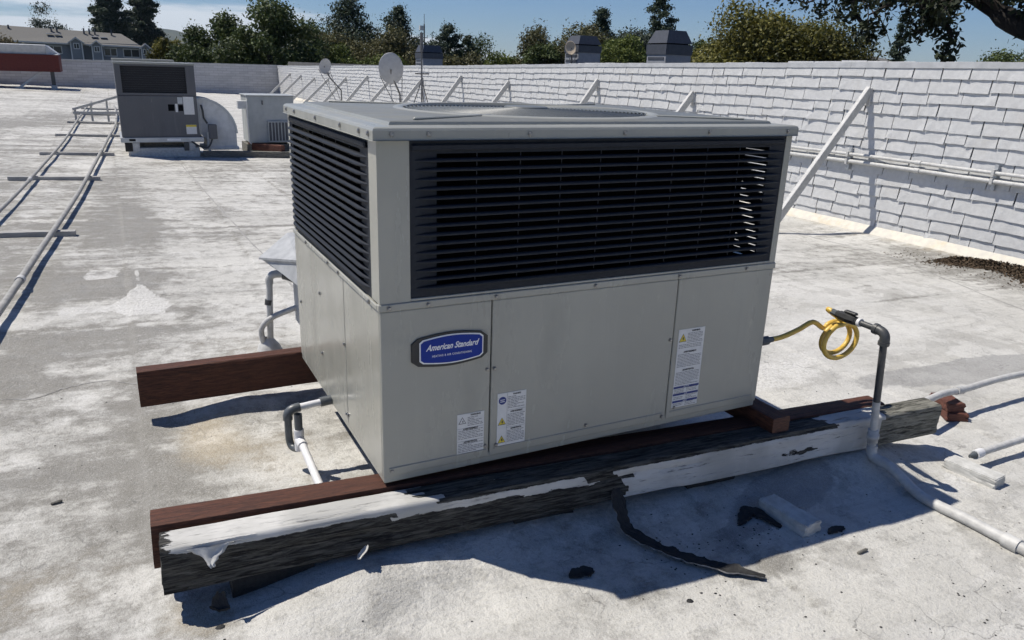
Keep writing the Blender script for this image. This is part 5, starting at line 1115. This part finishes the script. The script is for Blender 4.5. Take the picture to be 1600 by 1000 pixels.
def tree(label, kindk, x, y, ztop, rad, base=-5.2, shape='round', n=5000, leaf=.16, seed=0, name='tree', crown_from=.25, limbs=6, sparse=1.0, cat='tree', group='trees beyond the roof', squash=1.0, nclump=None):
    global rng
    rng = np.random.default_rng(1000+seed); r = random.Random(seed)
    th = thing(name, label, cat, (x, y, base), group=group); Ht = ztop-base
    cents, rads = [], []
    if shape == 'round':
        k = nclump or 26; zc = Ht-rad*squash; 
        for i in range(k):
            while True:
                p = np.array([r.uniform(-1, 1), r.uniform(-1, 1), r.uniform(-1, 1)])
                if .35 < np.linalg.norm(p) < .86: break
            q = np.array([p[0]*rad, p[1]*rad, zc+p[2]*rad*squash]); cents.append(q); rads.append(rad*r.uniform(.20, .40))
        z_low = zc
    elif shape == 'cone':
        k = nclump or 34
        for i in range(k):
            f = (i+.5)/k; z = Ht*(crown_from+(1-crown_from)*f); rr = rad*(1-f)**.7*r.uniform(.25, 1.0); a = i*2.4
            cents.append(np.array([rr*math.cos(a), rr*math.sin(a), z])); rads.append(rad*(.12+.22*(1-f))*r.uniform(.7, 1.4))
        z_low = Ht*.6
    else:   # column
        k = nclump or 18
        for i in range(k):
            f = (i+.5)/k; z = Ht*(crown_from+(1-crown_from)*f); rr = rad*.45*math.sin(math.pi*min(1, .12+.88*(1-f)))**.6*r.uniform(.2, 1); a = i*2.4
            cents.append(np.array([rr*math.cos(a), rr*math.sin(a), z])); rads.append(rad*r.uniform(.4, .6)*(.35+.65*(1-f)))
        z_low = Ht*.6
    CC, SS, TT, BB = [], [], [], []
    per = np.array([q**2 for q in rads]); per = (per/per.sum()*n).astype(int)+20
    for c_, q, m in zip(cents, rads, per):
        d = rng.normal(size=(m, 3)); d /= np.linalg.norm(d, axis=1)[:, None]; rr = q*(rng.random(m)**.42)*(1+.30*rng.normal(size=m)*.5)
        zs = .75 if shape != 'cone' else .5
        CC.append(c_+d*rr[:, None]*[1, 1, zs]); SS.append(leaf*rng.uniform(.6, 1.35, m)); t0 = r.uniform(.05, .75); TT.append(np.clip(t0+.22*rng.normal(size=m), 0, 1)); BB.append(d*.7)
    # loose twigs of leaf beyond the outline
    m = int(n*.06*sparse); pick = rng.integers(0, len(cents), m); d = rng.normal(size=(m, 3)); d /= np.linalg.norm(d, axis=1)[:, None]
    CC.append(np.array(cents)[pick]+d*(np.array(rads)[pick]*rng.uniform(.9, 1.45, m))[:, None]); SS.append(leaf*rng.uniform(.5, 1, m)); TT.append(rng.random(m)); BB.append(d*.2)
    P, F_, T_ = leaves(np.concatenate(CC), np.concatenate(SS), np.concatenate(TT), np.concatenate(BB))
    link('crown', np_mesh('crown', P, F_, LM[kindk], False, dict(tint=T_)), th)
    tr = MB(); tr.tube([(0, 0, 0), (.02*Ht*r.uniform(-1, 1), .02*Ht*r.uniform(-1, 1), Ht*.4), (0, 0, Ht*(.93 if shape != 'round' else .62))], [rad*.10+.08, rad*.075+.05, .03], 8); trunk = tr.build('trunk', M['bark'], th)
    for i in range(limbs):
        c_ = cents[(i*len(cents))//limbs]; z0 = min(Ht*.35+i*.06*Ht, c_[2]-.2); MB().tube([(0, 0, z0), tuple(np.array([c_[0]*.45, c_[1]*.45, (z0+c_[2])/2+.15])), tuple(c_)], [rad*.035+.03, rad*.025+.02, .012], 6).build('limb', M['bark'], trunk)
    return th
def tr_(label, kk, x, y, zt, rad, seed, **k):
    k['n'] = int(k.get('n', 4000)*(3.0 if k.get('shape') == 'cone' and y < 100 else 2.2)); k['nclump'] = int(k.get('nclump', 34)*1.25)
    k['leaf'] = k.get('leaf', .16)*(.72 if y < 100 else .85); k['n'] = int(k['n']*(1.75 if y < 100 else 1.2))
    return tree(label, kk, x, y, zt+(.25 if y < 100 else 0), rad*(2.6 if k.get('shape') == 'cone' and y < 100 else 1.25), seed=seed, **k)
tr_('dry yellowish leafy tree at the far left edge', 'dry', -7.2, 61.8, 3.5, 1.9, 1, n=3500, leaf=.14)
tr_('dark leafy tree at the far left behind the dry tree', 'dense', -9.2, 66, 4.3, 2.1, 30, n=3000, leaf=.14)
tr_('thin airy tree standing above the grey house roof', 'blue', -9.6, 182, 10.6, 4.2, 2, n=1300, leaf=.24, sparse=2.5, nclump=14)
tr_('tall dark cedar at left, first of the pair', 'conifer', 1.7, 192, 19.5, 4.6, 3, shape='cone', n=15000, leaf=.30, crown_from=.15, name='cedar_tree', nclump=90)
tr_('tall dark cedar at left, second of the pair', 'conifer', 8.3, 198, 21.5, 4.1, 4, shape='cone', n=15000, leaf=.30, crown_from=.12, name='cedar_tree', nclump=90)
tr_('low yellow-green round tree right of the cedars', 'yellow', 5.0, 74, 3.1, 1.5, 5, n=2600, leaf=.155)
tr_('dense dark green tree right of the low yellow-green one', 'dense', 6.9, 59.6, 4.5, 2.2, 6, n=6500, leaf=.155, squash=1.25)
tr_('largest dense dark green tree left of centre', 'dense', 10.6, 57, 5.35, 3.0, 7, n=9500, leaf=.155, squash=1.1)
tr_('brownish sparse tree behind the small satellite dish', 'olive', 16.6, 69, 4.2, 2.9, 8, n=4500, leaf=.155, sparse=3)
tr_('pointed conifer left of centre, tallest there', 'conifer', 20.0, 73, 7.0, 2.3, 9, shape='cone', n=5200, leaf=.16, crown_from=.25, name='conifer_tree', nclump=46)
tr_('brownish sparse tree behind the large satellite dish', 'olive', 21.4, 66.8, 4.6, 2.9, 10, n=4500, leaf=.155, sparse=3)
tr_('slim conifer right of the tallest conifer', 'conifer', 25.1, 74, 6.5, 1.7, 11, shape='cone', n=4200, leaf=.16, crown_from=.25, name='conifer_tree', nclump=40)
tr_('bright green bushy tree behind the dishes, left one', 'bright', 15.6, 57.7, 2.7, 1.5, 12, n=3200, leaf=.12)
tr_('bright green bushy tree behind the dishes, right one', 'bright', 18.3, 57.4, 2.55, 1.5, 13, n=3200, leaf=.12)
tr_('dark conifer right of the radio mast', 'conifer', 28.2, 69.5, 4.9, 1.7, 14, shape='cone', n=3600, leaf=.16, crown_from=.3, name='conifer_tree', nclump=36)
tr_('short dark conifer farther right of the radio mast', 'conifer', 30.0, 69, 4.1, 1.2, 15, shape='cone', n=2400, leaf=.15, crown_from=.3, name='conifer_tree', nclump=28)
tr_('olive bushy tree under the radio mast', 'olive', 26.2, 62, 2.9, 1.8, 16, n=2600, leaf=.155)
tr_('low green bushy tree right of the short conifer', 'bright', 30.6, 62, 3.0, 1.9, 17, n=3000, leaf=.155)
tr_('low green tree left of the vent shroud with the dish', 'dense', 32.6, 58.5, 3.5, 1.7, 18, n=2800, leaf=.155)
tr_('large olive tree left of the dish vent shroud', 'olive', 34.2, 60.2, 6.1, 2.9, 19, n=7500, leaf=.165, squash=1.3)
tr_('olive tree rising right behind the dish vent shroud', 'olive', 38.2, 60.5, 5.5, 2.1, 20, n=5000, leaf=.165, squash=1.5)
tr_('slim conifer between the two near vent shrouds', 'conifer', 43.2, 67, 7.0, 1.35, 21, shape='cone', n=3400, leaf=.16, crown_from=.3, name='conifer_tree', nclump=36)
tr_('blue-green tree left of the largest vent shroud', 'blue', 43.4, 61, 6.4, 2.5, 22, n=5200, leaf=.165, squash=1.3)
tr_('crooked pine tip above the largest vent shroud', 'conifer', 47.7, 64, 8.6, 1.3, 23, shape='cone', n=2400, leaf=.16, crown_from=.4, name='pine_tree', nclump=30)
tr_('bright olive bushy tree between the vent shrouds', 'bright', 35.5, 52, 4.0, 1.9, 24, n=4200, leaf=.155)
tr_('green tree just behind the largest vent shroud', 'dense', 40.9, 52, 5.6, 2.1, 25, n=5200, leaf=.155, squash=1.4)
tr_('small bushy tree left of the large yellow-green tree', 'bright', 33.5, 38.0, 3.6, 1.4, 26, n=3400, leaf=.10)
tr_('large rounded yellow-green tree right of centre', 'yellow', 31.4, 32.0, 5.45, 3.75, 27, n=30000, leaf=.125, squash=.95, nclump=70, limbs=9, sparse=.25)
tr_('added dark green crown standing in for the shaded inside of the large yellow-green tree', 'dense', 32.6, 33.0, 4.2, 3.2, 31, n=16000, leaf=.125, squash=.9, nclump=40, sparse=.2)  # extra crown added so the yellow-green tree looks shaded inside
tr_('narrow dark cypress standing alone at right', 'conifer', 47.3, 36.9, 5.6, 1.05, 28, shape='column', n=4200, leaf=.11, crown_from=.2, name='cypress_tree', sparse=.6)
tr_('broad olive tree filling the gap behind the two dishes', 'olive', 25.5, 80, 4.6, 3.2, 40, n=4200, leaf=.16)
tr_('broad brownish tree behind the slim conifer', 'olive', 29.5, 84, 4.4, 3.4, 41, n=4200, leaf=.16)
tr_('mid green tree behind the brownish trees near the small dish', 'dense', 17.5, 80, 5.2, 3.2, 42, n=4200, leaf=.16)
tr_('mid green tree behind the low trees right of the radio mast', 'dense', 35.5, 78, 4.5, 3.2, 43, n=4200, leaf=.16)
tr_('olive tree low behind the vent shrouds', 'olive', 44.5, 66, 5.0, 3.0, 44, n=4200, leaf=.16)
tr_('bright low tree right of the largest vent shroud', 'yellow', 43.5, 47.5, 4.0, 2.2, 45, n=4200, leaf=.13)
tr_('leafy shrub top at the right edge over the parapet', 'dense', 25.6, 15.4, 2.85, 1.2, 29, n=4500, leaf=.07)

# big overhanging oak at the top right
oak = thing('oak_tree', 'dark overhanging tree with hanging leafy branches at the top right', 'tree', (14.6, 6.2, -5.2))
def O3(p_): return (p_[0]-14.6, p_[1]-6.2, p_[2]+5.2)
trk = MB().tube([O3(p_) for p_ in smooth_path([(14.6, 6.2, -5.2), (14.3, 6.4, -1.5), (13.9, 6.7, .8), (13.4, 7.3, 2.1), (13.1, 8.2, 2.62), (13.0, 9.0, 3.1), (12.9, 9.9, 3.6)], 5)], [.42]*6+[.34]*6+[.24]*5+[.17]*5+[.12]*5+[.09]*4, 10).build('trunk', M['oakbark'], oak)
orr = random.Random(5); tips = []
mains = [[(13.5, 7.1, 2.0), (13.3, 8.4, 3.3), (13.0, 10.0, 3.9), (12.9, 11.9, 3.75)], [(13.0, 9.0, 3.1), (12.8, 9.9, 3.5), (12.8, 11.0, 3.45), (12.7, 12.2, 3.1)], [(13.1, 8.2, 2.65), (12.7, 8.9, 3.2), (12.6, 9.6, 3.15), (12.6, 10.6, 2.8)],
         [(13.3, 7.5, 2.3), (12.7, 7.6, 3.1), (12.4, 8.2, 3.3), (12.3, 9.0, 2.9)], [(13.4, 7.3, 2.2), (13.2, 6.8, 3.2), (12.9, 6.8, 3.9), (12.5, 7.8, 3.8)], [(13.0, 8.6, 2.95), (13.3, 9.8, 3.2), (13.6, 10.6, 3.1), (13.8, 11.6, 3.3)],
         [(12.8, 11.0, 3.45), (12.75, 11.1, 3.0), (12.8, 10.85, 2.65), (12.85, 10.65, 2.42)], [(12.6, 9.6, 3.2), (12.7, 9.3, 2.8), (12.75, 9.0, 2.45), (12.8, 9.05, 2.15)], [(12.9, 9.9, 3.5), (12.8, 9.7, 3.0), (12.8, 9.55, 2.7), (12.8, 9.6, 2.45)]]
for mp_ in mains:
    P = smooth_path(mp_, 6); MB().tube([O3(p_) for p_ in P], list(np.linspace(.075, .014, len(P))), 7).build('limb', M['bark'], trk)
    for k in range(4, len(P), 1):
        for _ in range(1 if mp_[-1][2] < 2.8 else 2):
            a = P[k]; hang = mp_[-1][2] < 2.8; L = orr.uniform(.15, .42) if hang else orr.uniform(.3, .8); d = Vector((orr.gauss(0, .5), orr.gauss(0, .6), orr.uniform(-.75, .45))); e = a+d.normalized()*L; m_ = a.lerp(e, .5)+Vector((0, 0, .08*L)); tips.append((a, m_, e))
bt = MB(); CC = []; TT = []
rng = np.random.default_rng(77)
for a, m_, e in tips:
    P = smooth_path([a, m_, e], 4); bt.tube([O3(p_) for p_ in P], list(np.linspace(.012, .004, len(P))), 4)
    for p_ in P[3:]:
        n_ = orr.randint(2, 6); CC.append(np.array(O3(p_))+rng.normal(size=(n_, 3))*[.07, .07, .06]); TT.append(rng.random(n_))
for _ in range(34):      # sprays of leaf round the big limb
    f_ = orr.random(); c_ = np.array(O3(Vector((13.4, 7.3, 2.25)).lerp(Vector((12.9, 9.9, 3.7)), f_)))+np.array([orr.gauss(-.15, .2), orr.gauss(0, .3), orr.gauss(.10, .25)]); n_ = 26; CC.append(c_+rng.normal(size=(n_, 3))*[.12, .12, .10]); TT.append(rng.random(n_))
for _ in range(60):      # dense upper crown, mostly above the picture
    c_ = np.array(O3((orr.uniform(12.0, 15.5), orr.uniform(5.5, 12.0), orr.uniform(3.45, 5.0)))); n_ = 80; CC.append(c_+rng.normal(size=(n_, 3))*[.32, .32, .20]); TT.append(rng.random(n_))
kind(bt.build('twigs', M['bark'], oak), 'stuff')
CC = np.concatenate(CC); TT = np.concatenate(TT); P, F_, T_ = leaves(CC, rng.uniform(.030, .062, len(CC))*1.25, TT, None, .5)
link('crown', np_mesh('crown', P, F_, LM['oak'], False, dict(tint=T_)), oak)

# ------------------------------------------------------------------ litter against the wall
rng = np.random.default_rng(5)
n_ = 8200
yy = 3.2+rng.random(n_)*2.1; c_ = 8.28-.10*(yy-4.6)+.03*np.sin(yy*7); xx = c_-.06+rng.normal(size=n_)*.12*(1+.5*np.sin(yy*5)); hh = .080*np.exp(-((xx-c_)/.13)**2)*(.55+.6*fbm(yy*3, xx*3, 12, 3))*sstep(5.35, 5.0, yy)
zz = roof_h(xx, yy)+hh*rng.random(n_)**.6
P, F_, T_ = leaves(np.stack([xx, yy, zz+.004], 1), rng.uniform(.008, .022, n_), rng.random(n_), np.array([[0, 0, 1.0]]), .6)
yy = 3.2+rng.random(700)*2.6; xx = 7.95+rng.normal(size=700)*.26; P2, F2, T2 = leaves(np.stack([xx, yy, roof_h(xx, yy)+.006], 1), rng.uniform(.005, .013, 700), rng.random(700), np.array([[0, 0, 2.0]]), .6)
lt = kind(link('leaf_litter', np_mesh('leaf_litter', np.concatenate([P, P2]), np.concatenate([F_, F2+len(P)]), M['soil'])), 'stuff'); lt['label'] = 'dark leaf litter heaped at the foot of the shingled wall'; lt['category'] = 'leaf litter'

# ------------------------------------------------------------------ distant hills
hx_ = np.linspace(-2600, 3200, 240); hyv = np.array([3200, 3500, 3900]); V_ = []
for i, x in enumerate(hx_):
    top = 8+14*float(fbm(np.array(x/900.), np.array(2.), 3, 4))+88*math.exp(-.5*((x-190)/230)**2)*(.85+.3*float(fbm(np.array(x/120.), np.array(5.), 8, 4)))+50*math.exp(-.5*((x+700)/500)**2)
    for j, y in enumerate(hyv): V_.append((x, y, [-6, top, -6][j]))
n_ = len(hx_); F_ = np.array([(i*3+j, (i+1)*3+j, (i+1)*3+j+1, i*3+j+1) for i in range(n_-1) for j in range(2)])
t = NT('wooded_hillside'); t.fin(t.mix(t.rng(t.noise(.012, 6), .35, .65), (.035, .05, .035), (.075, .08, .05)), .95)
kind(link('hills', np_mesh('hills', np.array(V_), F_, t.m, True)), 'structure')

# ------------------------------------------------------------------ the air between here and the hills
hm = bpy.data.materials.new('pale_haze'); hm.use_nodes = True
for n_ in list(hm.node_tree.nodes):
    if n_.type == 'BSDF_PRINCIPLED': hm.node_tree.nodes.remove(n_)
hm.cycles.homogeneous_volume = True
pv = hm.node_tree.nodes.new('ShaderNodeVolumePrincipled'); pv.inputs['Color'].default_value = (.62, .76, .95, 1); pv.inputs['Density'].default_value = .00006; pv.inputs['Anisotropy'].default_value = .2
hm.node_tree.links.new(pv.outputs[0], hm.node_tree.nodes['Material Output'].inputs['Volume'])
hz_o = MB().box(-3000, 3600, -400, 4200, -7, 150).build('haze', hm); kind(hz_o, 'stuff')
